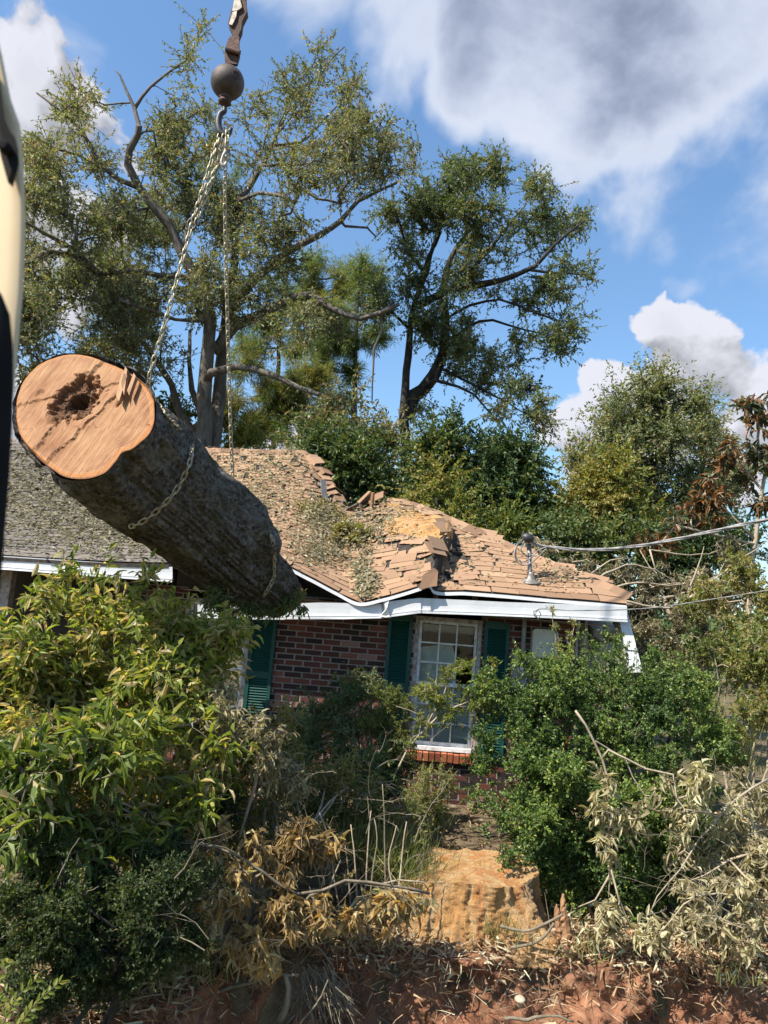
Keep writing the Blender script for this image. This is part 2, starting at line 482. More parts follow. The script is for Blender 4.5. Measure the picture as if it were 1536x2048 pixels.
    c = t.mix(t.ramp(n3, [(.45, (0, 0, 0)), (.62, (.7, .7, .7))]), c, (.07, .075, .028))
    M['ground'] = t.finish(c, .95, t.bump(n2, .8, .03), .15)
    t = NT('sawdust')
    a = t.attr()
    n = t.noise(14, 6, .7); st = t.noise(4.5, 5, .6, stretch=(1, 1, .1)); n3 = t.noise(120, 4, .7)
    fib = t.noise(34, 5, .65, stretch=(1, 1, .07))
    c = t.ramp(st, [(.30, (.24, .15, .08)), (.42, (.56, .30, .11)), (.52, (.60, .40, .20)), (.60, (.54, .24, .08)), (.72, (.58, .38, .20))])
    c = t.mix(t.math('MULTIPLY', t.ramp(fib, [(.38, (1, 1, 1)), (.5, (0, 0, 0))]), .5), c, (.28, .15, .07))
    c = t.mix(t.ramp(n3, [(.55, (0, 0, 0)), (.7, (.5, .5, .5))]), c, (.56, .42, .27))
    c = t.mix(t.ramp(n, [(.62, (0, 0, 0)), (.72, (.6, .6, .6))]), c, (.17, .11, .07))
    c = t.mix(a, c, (.15, .125, .095))
    M['sawdust'] = t.finish(c, .95, t.bump(t.math('ADD', t.math('MULTIPLY', fib, 1.2), n3), 1.0, .03), .15)
    t = NT('mushroom')
    M['mushroom'] = t.finish(t.ramp(t.noise(14), [(.3, (.30, .23, .15)), (.7, (.45, .37, .26))]), .7)
    t = NT('stone_block')
    n = t.noise(9, 6)
    M['stone_block'] = t.finish(t.ramp(n, [(.3, (.22, .2, .16)), (.7, (.42, .39, .33))]), .9, t.bump(n, .5))


make_materials()


# ------------------------------------------------------------------ mesh helpers
def nrm(v):
    v = np.asarray(v, float)
    l = np.linalg.norm(v, axis=-1, keepdims=True)
    return v / np.maximum(l, 1e-9)


def tag(o, label=None, cat=None, group=None, kind=None):
    if label: o['label'] = label
    if cat: o['category'] = cat
    if group: o['group'] = group
    if kind: o['kind'] = kind
    return o


def thing(name, label, cat, loc=(0, 0, 0), group=None):
    o = bpy.data.objects.new(name, None)
    COL.objects.link(o)
    o.location = tuple(float(x) for x in loc)
    o.empty_display_size = 0.1
    return tag(o, label, cat, group)


def world_off(parent):
    off = np.zeros(3)
    while parent is not None:
        off += np.array(parent.location)
        parent = parent.parent
    return off


def to_mesh(name, V, F, tint=None, smooth=False, uv=None):
    """V (n,3); F list of int arrays (m,k)"""
    me = bpy.data.meshes.new(name)
    V = np.ascontiguousarray(V, np.float32)
    F = [np.asarray(f, np.int32) for f in F if len(f)]
    nl = sum(f.size for f in F); npoly = sum(len(f) for f in F)
    me.vertices.add(len(V)); me.vertices.foreach_set('co', V.ravel())
    me.loops.add(nl); me.polygons.add(npoly)
    me.loops.foreach_set('vertex_index', np.concatenate([f.ravel() for f in F]).astype(np.int32))
    tot = np.concatenate([np.full(len(f), f.shape[1], np.int32) for f in F])
    st = np.concatenate([[0], np.cumsum(tot)[:-1]]).astype(np.int32)
    me.polygons.foreach_set('loop_start', st)
    try: me.polygons.foreach_set('loop_total', tot)
    except Exception: pass
    me.polygons.foreach_set('use_smooth', np.full(npoly, bool(smooth)))
    if tint is not None:
        a = me.attributes.new('tint', 'FLOAT', 'POINT')
        a.data.foreach_set('value', np.ascontiguousarray(tint, np.float32))
    if uv is not None:
        a = me.attributes.new('face_uv', 'FLOAT_VECTOR', 'POINT')
        a.data.foreach_set('vector', np.ascontiguousarray(uv, np.float32).ravel())
    me.update(calc_edges=True)
    return me


class MB:
    def __init__(s):
        s.V, s.F, s.T, s.n = [], [], [], 0

    def add(s, V, F, tint=0.5):
        V = np.asarray(V, float).reshape(-1, 3)
        for f in F:
            f = np.asarray(f, np.int64)
            if len(f): s.F.append(f + s.n)
        s.V.append(V)
        s.T.append(np.broadcast_to(np.asarray(tint, float), (len(V),)).copy())
        s.n += len(V)
        return s

    def box(s, c, sx, sy, sz, rot=None, tint=0.5, jit=0.0):
        c = np.asarray(c, float)
        P = np.array([[x, y, z] for x in (-1, 1) for y in (-1, 1) for z in (-1, 1)], float) * np.array([sx, sy, sz]) / 2
        if jit: P += RNG.normal(0, jit, P.shape)
        if rot is not None: P = P @ np.asarray(rot).T
        return s.add(P + c, [BOXF], tint)

    def tube(s, pts, rad, sides=6, tint=0.5, cap=True, lump=0.0):
        pts = np.asarray(pts, float); n = len(pts)
        rad = np.broadcast_to(np.asarray(rad, float), (n,))
        T = np.gradient(pts, axis=0); T = nrm(T)
        ref = np.array([0.0, 0, 1]) if abs(T[0][2]) < .9 else np.array([1.0, 0, 0])
        u = nrm(np.cross(ref, T[0]))
        U = np.empty((n, 3))
        for i in range(n):
            u = u - T[i] * (u @ T[i]); l = math.sqrt(u @ u)
            u = u / l if l > 1e-6 else nrm(np.cross(T[i], [1.0, .3, .2]))
            U[i] = u
        W = np.cross(T, U)
        a = np.arange(sides) * 2 * math.pi / sides
        rr = rad[:, None] * (1 + (RNG.normal(0, lump, (n, sides)) if lump else 0))
        V = pts[:, None] + rr[..., None] * (np.cos(a)[None, :, None] * U[:, None] + np.sin(a)[None, :, None] * W[:, None])
        i = np.arange(n - 1)[:, None] * sides; j = np.arange(sides)[None]; k = (j + 1) % sides
        Q = np.stack([i + j, i + k, i + sides + k, i + sides + j], -1).reshape(-1, 4)
        F = [Q]
        if cap:
            F += [np.arange(sides)[None, ::-1], (np.arange(sides) + (n - 1) * sides)[None]]
        return s.add(V.reshape(-1, 3), F, tint)

    def sticks(s, A, B, r0, r1, sides=3, tint=0.5):
        """many straight thin tubes at once"""
        A, B = np.asarray(A, float), np.asarray(B, float); n = len(A)
        if n == 0: return s
        T = nrm(B - A)
        ref = np.where(np.abs(T[:, 2:3]) < .9, np.array([[0, 0, 1.0]]), np.array([[1.0, 0, 0]]))
        U = nrm(np.cross(ref, T)); W = np.cross(T, U)
        a = np.arange(sides) * 2 * math.pi / sides
        ring = np.cos(a)[None, :, None] * U[:, None] + np.sin(a)[None, :, None] * W[:, None]
        r0 = np.broadcast_to(r0, (n,)); r1 = np.broadcast_to(r1, (n,))
        V = np.concatenate([A[:, None] + ring * r0[:, None, None], B[:, None] + ring * r1[:, None, None]], 1)
        b = np.arange(n)[:, None] * 2 * sides; j = np.arange(sides)[None]; k = (j + 1) % sides
        Q = np.stack([b + j, b + k, b + sides + k, b + sides + j], -1).reshape(-1, 4)
        return s.add(V.reshape(-1, 3), [Q], tint)

    def grid(s, P, tint=0.5, flip=False):
        P = np.asarray(P, float); a, b = P.shape[:2]
        i = np.arange(a - 1)[:, None] * b; j = np.arange(b - 1)[None]
        Q = np.stack([i + j, i + j + 1, i + b + j + 1, i + b + j], -1).reshape(-1, 4)
        if flip: Q = Q[:, ::-1]
        return s.add(P.reshape(-1, 3), [Q], np.asarray(tint, float).ravel() if np.ndim(tint) else tint)

    def lathe(s, prof, axis_o, axis_d, sides=20, tint=0.5):
        """prof list of (h, r) along axis"""
        d = nrm(axis_d); ref = np.array([0, 0, 1.0]) if abs(d[2]) < .9 else np.array([1.0, 0, 0])
        u = nrm(np.cross(ref, d)); w = np.cross(d, u)
        a = np.arange(sides) * 2 * math.pi / sides
        pr = np.array(prof, float)
        V = np.asarray(axis_o)[None, None] + pr[:, 0, None, None] * d + pr[:, 1, None, None] * (np.cos(a)[None, :, None] * u + np.sin(a)[None, :, None] * w)
        n = len(pr)
        i = np.arange(n - 1)[:, None] * sides; j = np.arange(sides)[None]; k = (j + 1) % sides
        Q = np.stack([i + j, i + k, i + sides + k, i + sides + j], -1).reshape(-1, 4)
        return s.add(V.reshape(-1, 3), [Q, np.arange(sides)[None, ::-1], (np.arange(sides) + (n - 1) * sides)[None]], tint)

    def prism(s, poly, depth_vec, tint=0.5):
        P = np.asarray(poly, float); n = len(P)
        V = np.concatenate([P, P + np.asarray(depth_vec)[None]])
        j = np.arange(n); k = (j + 1) % n
        return s.add(V, [np.arange(n)[None, ::-1], (np.arange(n) + n)[None], np.stack([j, k, k + n, j + n], 1)], tint)

    def build(s, name, mat, parent=None, smooth=False, label=None, cat=None, group=None, kind=None):
        V = np.concatenate(s.V)
        off = world_off(parent)
        me = to_mesh(name, V - off, s.F, np.concatenate(s.T), smooth)
        me.materials.append(MAT[mat] if isinstance(mat, str) else mat)
        o = bpy.data.objects.new(name, me)
        COL.objects.link(o)
        if parent is not None: o.parent = parent
        return tag(o, label, cat, group, kind)


BOXF = np.array([[0, 1, 3, 2], [4, 6, 7, 5], [0, 4, 5, 1], [2, 3, 7, 6], [0, 2, 6, 4], [1, 5, 7, 3]])


def piece(name, me, parent, M4, label=None):
    """object sharing mesh data, placed with a world matrix under a parent that has only a location"""
    o = bpy.data.objects.new(name, me)
    COL.objects.link(o)
    if parent is not None: o.parent = parent
    M = Matrix(M4) if not isinstance(M4, Matrix) else M4.copy()
    off = world_off(parent)
    M.translation = M.translation - Vector(off)
    o.matrix_basis = M
    if label: o['label'] = label
    return o


def mat4(X, Y, Z, O):
    return Matrix(((X[0], Y[0], Z[0], O[0]), (X[1], Y[1], Z[1], O[1]), (X[2], Y[2], Z[2], O[2]), (0, 0, 0, 1)))


# value noise ---------------------------------------------------------------
_PERM = np.random.default_rng(3).random(8192)


def vnoise(P):
    P = np.asarray(P, float)
    i = np.floor(P).astype(np.int64); f = P - i; f = f * f * (3 - 2 * f)
    def h(dx, dy, dz):
        k = ((i[..., 0] + dx) * 73856093) ^ ((i[..., 1] + dy) * 19349663) ^ ((i[..., 2] + dz) * 83492791)
        return _PERM[k & 8191]
    x, y, z = f[..., 0], f[..., 1], f[..., 2]
    def l(a, b, t): return a + (b - a) * t
    return l(l(l(h(0, 0, 0), h(1, 0, 0), x), l(h(0, 1, 0), h(1, 1, 0), x), y),
             l(l(h(0, 0, 1), h(1, 0, 1), x), l(h(0, 1, 1), h(1, 1, 1), x), y), z) * 2 - 1


def fbm(P, oct=4, lac=2.1, gain=.5):
    P = np.asarray(P, float); a, s = 1.0, 0.0; t = 0.0
    for o in range(oct):
        s = s + a * vnoise(P + o * 17.3); t += a; P = P * lac; a *= gain
    return s / t


def smooth_line(pts, step):
    """Catmull-Rom through pts, resampled at about step"""
    P = np.asarray(pts, float)
    if len(P) == 2:
        n = max(2, int(np.linalg.norm(P[1] - P[0]) / step) + 1)
        return P[0] + (P[1] - P[0]) * np.linspace(0, 1, n)[:, None]
    Q = np.vstack([2 * P[0] - P[1], P, 2 * P[-1] - P[-2]])
    out = []
    for k in range(1, len(Q) - 2):
        p0, p1, p2, p3 = Q[k - 1], Q[k], Q[k + 1], Q[k + 2]
        n = max(1, int(np.linalg.norm(p2[:3] - p1[:3]) / step))
        t = (np.arange(n) / n)[:, None]
        out.append(.5 * (2 * p1 + (p2 - p0) * t + (2 * p0 - 5 * p1 + 4 * p2 - p3) * t ** 2 + (3 * p1 - p0 - 3 * p2 + p3) * t ** 3))
    out.append(P[-1:])
    return np.vstack(out)


# leaves ----------------------------------------------------------------------
LEAF4 = (np.array([[0, 0, 0], [-.5, .45, .08], [0, 1, -.05], [.5, .45, .08]]), [np.array([[0, 3, 2, 1]])])
LEAF6 = (np.array([[0, 0, 0], [-.42, .34, .12], [-.30, .72, .06], [0, 1, -.16], [.30, .72, .06], [.42, .34, .12], [0, .36, 0], [0, .72, -.03]]),
         [np.array([[0, 6, 1], [0, 5, 6], [7, 3, 2], [7, 4, 3]]), np.array([[1, 6, 7, 2], [6, 5, 4, 7]])])
LEAFC = (LEAF6[0] * np.array([.8, .92, 1]) + np.array([0, 0, 1]) * (-.55 * LEAF6[0][:, 1:2] ** 2 + .9 * LEAF6[0][:, 0:1] ** 2), LEAF6[1])
LEAFD = (LEAF6[0] + np.array([0, 0, 1]) * (-.25 * LEAF6[0][:, 1:2] ** 2) + np.array([.18, 0, 0]) * LEAF6[0][:, 1:2] ** 2, LEAF6[1])
LEAFB = (np.array([[0, 0, 0], [-.5, .5, .1], [0, 1, 0], [.5, .5, .1]]), [np.array([[0, 3, 2, 1]])])
BLADE = (np.array([[-.5, 0, 0], [.5, 0, 0], [.3, .6, -.05], [-.3, .6, -.05], [0, 1, -.2]]), [np.array([[0, 1, 2, 3]]), np.array([[3, 2, 4]])])


def leaf_frames(pos, axis, normal):
    y = nrm(axis); x = nrm(np.cross(y, normal)); z = np.cross(x, y)
    return x, y, z


def add_leaves(mb, tmpl, pos, axis, normal, length, width, tint):
    n = len(pos)
    if n == 0: return
    x, y, z = leaf_frames(pos, axis, normal)
    TV, TF = tmpl
    length = np.broadcast_to(length, (n,)); width = np.broadcast_to(width, (n,))
    V = pos[:, None] + TV[None, :, 0, None] * (x * width[:, None])[:, None] + TV[None, :, 1, None] * (y * length[:, None])[:, None] \
        + TV[None, :, 2, None] * (z * length[:, None])[:, None]
    m = len(TV)
    b = (np.arange(n) * m)[:, None, None]
    mb.add(V.reshape(-1, 3), [(f[None] + b).reshape(-1, f.shape[1]) for f in TF], np.repeat(np.broadcast_to(tint, (n,)), m))


def rand_dir(n, up=0.0):
    d = RNG.normal(0, 1, (n, 3)); d[:, 2] += up
    return nrm(d)


def blob_points(blobs, n, shell=.55):
    """blobs: (px, py, r px, Y, rY[, weight]); points inside, biased to the outside of each blob"""
    B = np.array([(b + (1.0,))[:6] for b in blobs], float)
    w = B[:, 2] ** 2 * B[:, 5]; w /= w.sum()
    k = RNG.choice(len(B), n, p=w)
    d = rand_dir(n) * (RNG.random(n)[:, None] ** (1 - shell))
    b = B[k]
    return atv(b[:, 0] + d[:, 0] * b[:, 2], b[:, 1] + d[:, 2] * b[:, 2], np.maximum(b[:, 3] + d[:, 1] * b[:, 4], .8))


def lumpy(blobs, k=6, reach=.95, lo=.22, hi=.55):
    """break each blob into smaller uneven ones so that the outline is ragged"""
    out = []
    for b in blobs:
        b = (tuple(b) + (1.0,))[:6]
        for i in range(k):
            d = rand_dir(1)[0] * reach * RNG.random() ** .4
            r = b[2] * RNG.uniform(lo, hi)
            out.append((b[0] + d[0] * b[2], b[1] + d[2] * b[2], r, b[3] + d[1] * b[4], b[4] * RNG.uniform(.3, .7), b[5] * RNG.uniform(.3, 1.6)))
    return out


class Skel:
    """branch skeleton: limbs given as lines, then twigs grown out to target points"""
    def __init__(s):
        s.P = np.zeros((0, 3)); s.par = []; s.rmin = []; s.ch = []; s.tan = np.zeros((0, 3))

    def nearest(s, p):
        d = np.linalg.norm(s.P - p, axis=1)
        return int(np.argmin(d + 0.35 * np.maximum(0, s.P[:, 2] - p[2])))

    def _push(s, pts, par0, rm):
        b = len(s.P); n = len(pts)
        prev = s.P[par0][None] if par0 >= 0 else pts[:1] - (pts[1:2] - pts[:1])
        t = nrm(np.diff(np.vstack([prev, pts]), axis=0))
        s.P = np.vstack([s.P, pts]); s.tan = np.vstack([s.tan, t])
        s.par += [par0] + list(range(b, b + n - 1)); s.rmin += list(rm)
        s.ch.append(([par0] if par0 >= 0 else []) + list(range(b, b + n)))

    def limb(s, pts, r0, r1, step=.25, jit=.02, free=False):
        L = smooth_line(pts, step)
        L = L + fbm(L * 1.3 + 5, 3)[:, None] * 0 + RNG.normal(0, jit, L.shape) * np.linspace(.3, 1, len(L))[:, None]
        par = -1
        if len(s.P) and not free:
            par = int(np.argmin(np.linalg.norm(s.P - L[0], axis=1)))
        s._push(L, par, np.linspace(r0, r1, len(L)))

    def grow(s, T, step=.3, jit=.12, up=.15):
        d = np.min(np.linalg.norm(s.P[None] - T[:, None], axis=2), axis=1) if len(T) * len(s.P) < 4e6 else np.linalg.norm(T - s.P[0], axis=1)
        for i in np.argsort(d):
            p = T[i]; k = s.nearest(p); q = s.P[k]
            L = np.linalg.norm(p - q)
            if L < 1e-4: continue
            dr = (p - q) / L
            c = q + nrm(.55 * s.tan[k] + .6 * dr + np.array([0, 0, up])) * L * .5
            n = max(2, int(L / step) + 1)
            t = np.linspace(0, 1, n + 1)[1:, None]
            B = (1 - t) ** 2 * q + 2 * t * (1 - t) * c + t * t * p
            B[:-1] += RNG.normal(0, jit * step, (n - 1, 3))
            s._push(B, k, np.zeros(n))

    def radii(s, tip, power=2.3):
        n = len(s.P); a = np.zeros(n); par = s.par
        kids = np.zeros(n, int)
        for i in range(n):
            if par[i] >= 0: kids[par[i]] += 1
        for i in range(n - 1, -1, -1):
            if kids[i] == 0: a[i] += tip ** power
            if par[i] >= 0: a[par[i]] += a[i]
        s.r = np.maximum(a ** (1 / power), np.array(s.rmin))
        return s.r

    def wood(s, mb, tip, rmax=None, lump=.0, sides=(4, 6, 12)):
        r = s.radii(tip)
        if rmax: r = np.minimum(r, np.maximum(rmax, np.array(s.rmin)))
        for c in s.ch:
            if len(c) < 2: continue
            rr = r[c].copy()
            if s.par[c[0]] != -1 or True:
                rr[0] = min(rr[0], rr[1] * 1.25)
            sd = sides[0] if rr.max() < .02 else sides[1] if rr.max() < .08 else sides[2]
            mb.tube(s.P[c], rr, sd, .5, True, lump if rr.max() > .08 else 0)


def sprays(T, K, M, tl, droop=-.25, inward=None):
    """K twigs of M leaves at each target point; returns twig ends and leaf frames"""
    n = len(T)
    d = rand_dir(n * K, .25).reshape(n, K, 3)
    if inward is not None:
        d = nrm(d + inward[:, None] * .8)
    ln = tl * RNG.uniform(.55, 1.2, (n, K))
    A = np.repeat(T[:, None], K, 1)
    E = A + d * ln[..., None] + np.array([0, 0, droop]) * ln[..., None] * .3
    t = (np.arange(M) + RNG.random((n, K, M))) / M
    pos = A[:, :, None] + (E - A)[:, :, None] * t[..., None]
    ax = nrm(nrm(E - A)[:, :, None] * .7 + RNG.normal(0, .65, (n, K, M, 3)) + np.array([0, 0, droop]))
    nm = nrm(RNG.normal(0, .6, (n, K, M, 3)) + np.array([0, 0, .75]))
    return A.reshape(-1, 3), E.reshape(-1, 3), pos.reshape(-1, 3), ax.reshape(-1, 3), nm.reshape(-1, 3)


def clump_tint(T, per, spread=.22, bias=.0, freq=.6):
    base = .5 + .75 * fbm(T * freq + 3.7, 3) + bias
    t = np.repeat(base, per) + RNG.normal(0, spread, len(T) * per)
    return np.clip(t, .0, .97)


def plant(name, label, cat, base, limbs, T, K, M, tl, leaf, lw, tmpl, leafm, woodm, tip=.004, group=None, step=.3,
          bias=0., spread=.22, brown=.03, droop=-.25, twigs=False, rmax=None, parts=0, crown='crown', trunk='trunk', lump=.0, up=.15, jit=.12, freq=.6,
          stuffname=None, leafname='leaf', woodsides=(4, 6, 12)):
    root = thing(name, label, cat, base, group)
    sk = Skel()
    for i, (pts, r0, r1) in enumerate(limbs):
        sk.limb(pts, r0, r1, step=step, jit=.01 + .02 * step, free=(i == 0))
    sk.grow(T, step=step, up=up, jit=jit)
    mw = MB(); sk.wood(mw, tip, rmax, lump, woodsides)
    A, E, pos, ax, nm = sprays(T, K, M, tl, droop)
    if twigs: mw.sticks(A, E, tip * .9, tip * .4, 3)
    n = len(pos)
    tint = clump_tint(T, K * M, spread, bias, freq)
    br = RNG.random(n) < brown
    tint[br] = 1.0
    ln = leaf * RNG.uniform(.65, 1.2, n)
    wd = ln * lw * RNG.uniform(.8, 1.15, n)
    keep = np.ones(n, bool)
    if parts:
        pr = project(pos)
        vis = (pr[:, 0] > 5) & (pr[:, 0] < 1531) & (pr[:, 1] > 0) & (pr[:, 1] < 2043)
        view = nrm(pos - CAM)
        face = np.abs(np.einsum('ij,ij->i', view, nm))
        score = np.where(vis, ln * (.5 + face) / pr[:, 2] ** 1.6, 0)
        pick = np.argsort(-score)[:parts]
        keep[pick] = False
    mw.build(trunk, woodm, root, smooth=True)
    mc = MB()
    if tmpl is LEAF6:
        k3 = RNG.integers(0, 3, n)
        for v, tm in enumerate((LEAF6, LEAFC, LEAFD)):
            q = keep & (k3 == v)
            add_leaves(mc, tm, pos[q], ax[q], nm[q], ln[q] * (1, .9, 1.1)[v], wd[q] * (1, 1.15, .8)[v], tint[q])
    else:
        add_leaves(mc, tmpl, pos[keep], ax[keep], nm[keep], ln[keep], wd[keep], tint[keep])
    mc.build(crown, leafm, root, kind='stuff')
    if parts:
        leaf_objects(root, leafname, leafm, pos[pick], ax[pick], nm[pick], ln[pick], wd[pick], tint[pick])
    return root, sk, (pos, ax, nm)


_LEAFMESH = {}


def leaf_objects(root, name, matname, pos, ax, nm, ln, wd, tint):
    x, y, z = leaf_frames(pos, ax, nm)
    for i in range(len(pos)):
        b = int(min(9, tint[i] * 10)); cv = random.randint(0, 2)
        key = (matname, b, cv)
        if key not in _LEAFMESH:
            TV, TF = LEAF6
            V = TV.copy(); dry = matname in ('dead_leaf', 'wilt_leaf')
            V[:, 2] -= ((.75, .35, -.5) if dry else (.05, .28, -.12))[cv] * V[:, 1] ** 2
            if dry: V[:, 2] += (1.3, .6, 1.9)[cv] * V[:, 0] ** 2; V[:, 0] *= .85
            V[:, 0] *= (1, .9, .8)[cv]
            me = to_mesh(name, V, TF, np.full(len(V), b / 9.0))
            me.materials.append(MAT[matname]); _LEAFMESH[key] = me
        piece(name, _LEAFMESH[key], root, mat4(x[i] * wd[i], y[i] * ln[i], z[i] * ln[i], pos[i]))


# ================================================================== GROUND
def smoothstep(a, b, x):
    t = np.clip((x - a) / (b - a), 0, 1)
    return t * t * (3 - 2 * t)


_edge = np.array([atz(px, py, 0.0)[:2] for px, py in ((-300, 2150), (60, 2080), (230, 2040), (380, 1975), (520, 1915), (640, 1892), (800, 1905), (1000, 1915), (1250, 1915), (1536, 1935), (1900, 1960))])


def bank_edge(x):
    return np.interp(x, _edge[:, 0], _edge[:, 1])


def ground_z(x, y):
    e = bank_edge(x)
    P = np.stack([x, y, 0 * x], -1)
    z = .05 * fbm(P * 1.1, 4) * smoothstep(60, 10, np.abs(y))
    return z - .85 * smoothstep(.12, -.22, y - e) - .02 + .36 * smoothstep(6.4, 8.6, y) * smoothstep(40, 12, y)


def build_ground():
    g = lambda a, b, n: np.linspace(a, b, n)
    xs = np.concatenate([-np.geomspace(1500, 8, 26), g(-7.5, 7.5, 121), np.geomspace(8, 1500, 26)])
    ys = np.concatenate([-np.geomspace(1500, 2, 24), g(-1, 14, 151), np.geomspace(14.5, 1500, 40)])
    X, Y = np.meshgrid(xs, ys)
    Z = ground_z(X.ravel(), Y.ravel()).reshape(X.shape)
    mb = MB(); mb.grid(np.stack([X, Y, Z], -1))
    mb.build('ground', 'ground', None, smooth=True, label='brown ground strewn with leaf litter around the house', kind='structure')
    # the torn clay bank along the front
    n, m = 420, 130
    u = np.linspace(-5.0, 6.0, n); v = np.linspace(0, 1, m)
    Uu, Vv = np.meshgrid(u, v, indexing='ij')
    e = bank_edge(Uu)
    prof_y = np.interp(Vv, [0, .25, .4, .7, 1], [.55, .10, -.06, -.22, -.60])
    prof_z = np.interp(Vv, [0, .25, .4, .7, 1], [-.10, .035, .0, -.42, -.95])
    P = np.stack([Uu, e + prof_y, prof_z], -1)
    nz = fbm(P * np.array([2.2, 2.2, 2.6]), 5, gain=.55)
    nf = fbm(P * 9 + 4, 4)
    amp = smoothstep(.2, .42, Vv) * .26 + .03
    P[..., 1] -= nz * amp * 1.2 + nf * .08 * smoothstep(.1, .4, Vv)
    P[..., 2] += nz * .07 + nf * .05 + np.abs(nf) * .02
    # two caves under the roots
    for px, py, rr, dp in ((590, 1985, .17, .34), (930, 1990, .14, .26), (760, 1995, .10, .2), (470, 2010, .13, .3), (1330, 2010, .09, .12)):
        c = at(px, py, float(bank_edge(at(px, py, 5.6)[0])) - .1)
        d = np.linalg.norm((P - c) * np.array([1, .6, .9]), axis=-1)
        P[..., 1] += dp * np.exp(-(d / rr) ** 2)
    mb = MB(); mb.grid(P, flip=False)
    mb.build('dirt_bank', 'red_clay', None, smooth=True, label='torn bank of red clay along the bottom of the picture', kind='structure')
    return P


BANK = build_ground()

# ================================================================== HOUSE
YW, YF = 9.2, 8.65                # wall plane, fascia plane
HOUSE = thing('house', 'brick house with green shutters, white fascia and tree-crushed brown shingle roof', 'house', (0, 10, 0))

# roof lattice: columns of (px, py, Y) from eave to ridge
ROOFC = [
    [(-420, 1082, 8.65), (-400, 1010, 9.9), (-380, 935, 11.2), (-360, 852, 12.6)],
    [(-100, 1104, 8.65), (-90, 1030, 9.9), (-80, 955, 11.2), (-70, 874, 12.6)],
    [(330, 1126, 8.65), (335, 1050, 9.9), (340, 975, 11.2), (345, 898, 12.6)],
    [(470, 1122, 8.65), (470, 1045, 9.9), (465, 970, 11.2), (450, 901, 12.6)],
    [(560, 1126, 8.65), (555, 1050, 9.9), (545, 975, 11.2), (540, 904, 12.6)],
    [(620, 1153, 8.65), (612, 1072, 9.8), (600, 985, 11.1), (606, 908, 12.5)],
    [(675, 1182, 8.65), (655, 1095, 9.6), (640, 1015, 10.8), (652, 962, 11.9)],
    [(718, 1202, 8.62), (695, 1118, 9.4), (675, 1062, 10.3), (688, 1030, 11.2)],
    [(765, 1194, 8.6), (752, 1118, 9.3), (735, 1062, 10.1), (735, 1008, 11.2)],
    [(815, 1180, 8.6), (812, 1110, 9.2), (800, 1050, 10.0), (780, 1001, 11.1)],
    [(846, 1170, 8.58), (862, 1110, 9.05), (872, 1064, 9.7), (838, 1012, 10.9)],
    [(858, 1166, 8.58), (880, 1098, 9.05), (892, 1056, 9.65), (862, 1022, 10.6)],
    [(868, 1178, 8.66), (889, 1134, 9.2), (905, 1080, 9.9), (905, 1040, 10.5)],
    [(930, 1181, 8.66), (938, 1135, 9.25), (946, 1092, 9.85), (958, 1062, 10.2)],
    [(1010, 1187, 8.66), (1015, 1150, 9.1), (1022, 1120, 9.5), (1030, 1096, 9.85)],
    [(1110, 1196, 8.66), (1110, 1172, 8.95), (1112, 1150, 9.2), (1116, 1132, 9.4)],
    [(1200, 1203, 8.66), (1200, 1188, 8.8), (1200, 1175, 8.95), (1201, 1166, 9.05)],
    [(1252, 1208, 8.66), (1252, 1203, 8.70), (1251, 1197, 8.75), (1250, 1186, 8.85)]]
LAT = np.array([[at(*p) for p in c] for c in ROOFC])            # (cols, 4, 3)
# arc length along the eave
_ev = np.concatenate([[0], np.cumsum(np.linalg.norm(np.diff(LAT[:, 0], axis=0), axis=1))])


def cr1(tk, P, t):
    """non-uniform cubic Hermite through knots tk with values P (n,...) at scalars t"""
    t = np.asarray(t, float)
    n = len(tk)
    m = np.zeros_like(P)
    for i in range(n):
        if i == 0: m[i] = (P[1] - P[0]) / (tk[1] - tk[0])
        elif i == n - 1: m[i] = (P[-1] - P[-2]) / (tk[-1] - tk[-2])
        else:
            a = (P[i] - P[i - 1]) / (tk[i] - tk[i - 1]); b = (P[i + 1] - P[i]) / (tk[i + 1] - tk[i])
            m[i] = .5 * (a + b)
    k = np.clip(np.searchsorted(tk, t) - 1, 0, n - 2)
    h = (tk[k + 1] - tk[k])
    s = (t - tk[k]) / h
    sh = s.reshape(s.shape + (1,) * (P.ndim - 1)); hh = h.reshape(sh.shape)
    return (2 * sh ** 3 - 3 * sh ** 2 + 1) * P[k] + (sh ** 3 - 2 * sh ** 2 + sh) * hh * m[k] + (-2 * sh ** 3 + 3 * sh ** 2) * P[k + 1] + (sh ** 3 - sh ** 2) * hh * m[k + 1]


VK = np.array([0, 1 / 3, 2 / 3, 1.0])


def roof_pt(u, v):
    """u along the eave in metres, v 0..1 up the slope; arrays"""
    u, v = np.broadcast_arrays(np.asarray(u, float), np.asarray(v, float))
    C = cr1(_ev, LAT, u.ravel())                                # (n,4,3)
    vv = np.clip(v.ravel(), 0, 1)
    k = np.clip((vv * 3).astype(int), 0, 2); f = vv * 3 - k
    i = np.arange(len(vv))
    p0, p1 = C[i, k], C[i, k + 1]
    # soft cubic
    pm = np.where((k > 0)[:, None], C[i, np.maximum(k - 1, 0)], 2 * p0 - p1)
    pp = np.where((k < 2)[:, None], C[i, np.minimum(k + 2, 3)], 2 * p1 - p0)
    f = f[:, None]
    q = .5 * (2 * p0 + (p1 - pm) * f + (2 * pm - 5 * p0 + 4 * p1 - pp) * f ** 2 + (3 * p0 - pm - 3 * p1 + pp) * f ** 3)
    return q.reshape(u.shape + (3,))


def roof_len(u):
    v = np.linspace(0, 1, 7)
    P = roof_pt(np.asarray(u)[:, None], v[None])
    return np.linalg.norm(np.diff(P, axis=1), axis=2).sum(1)


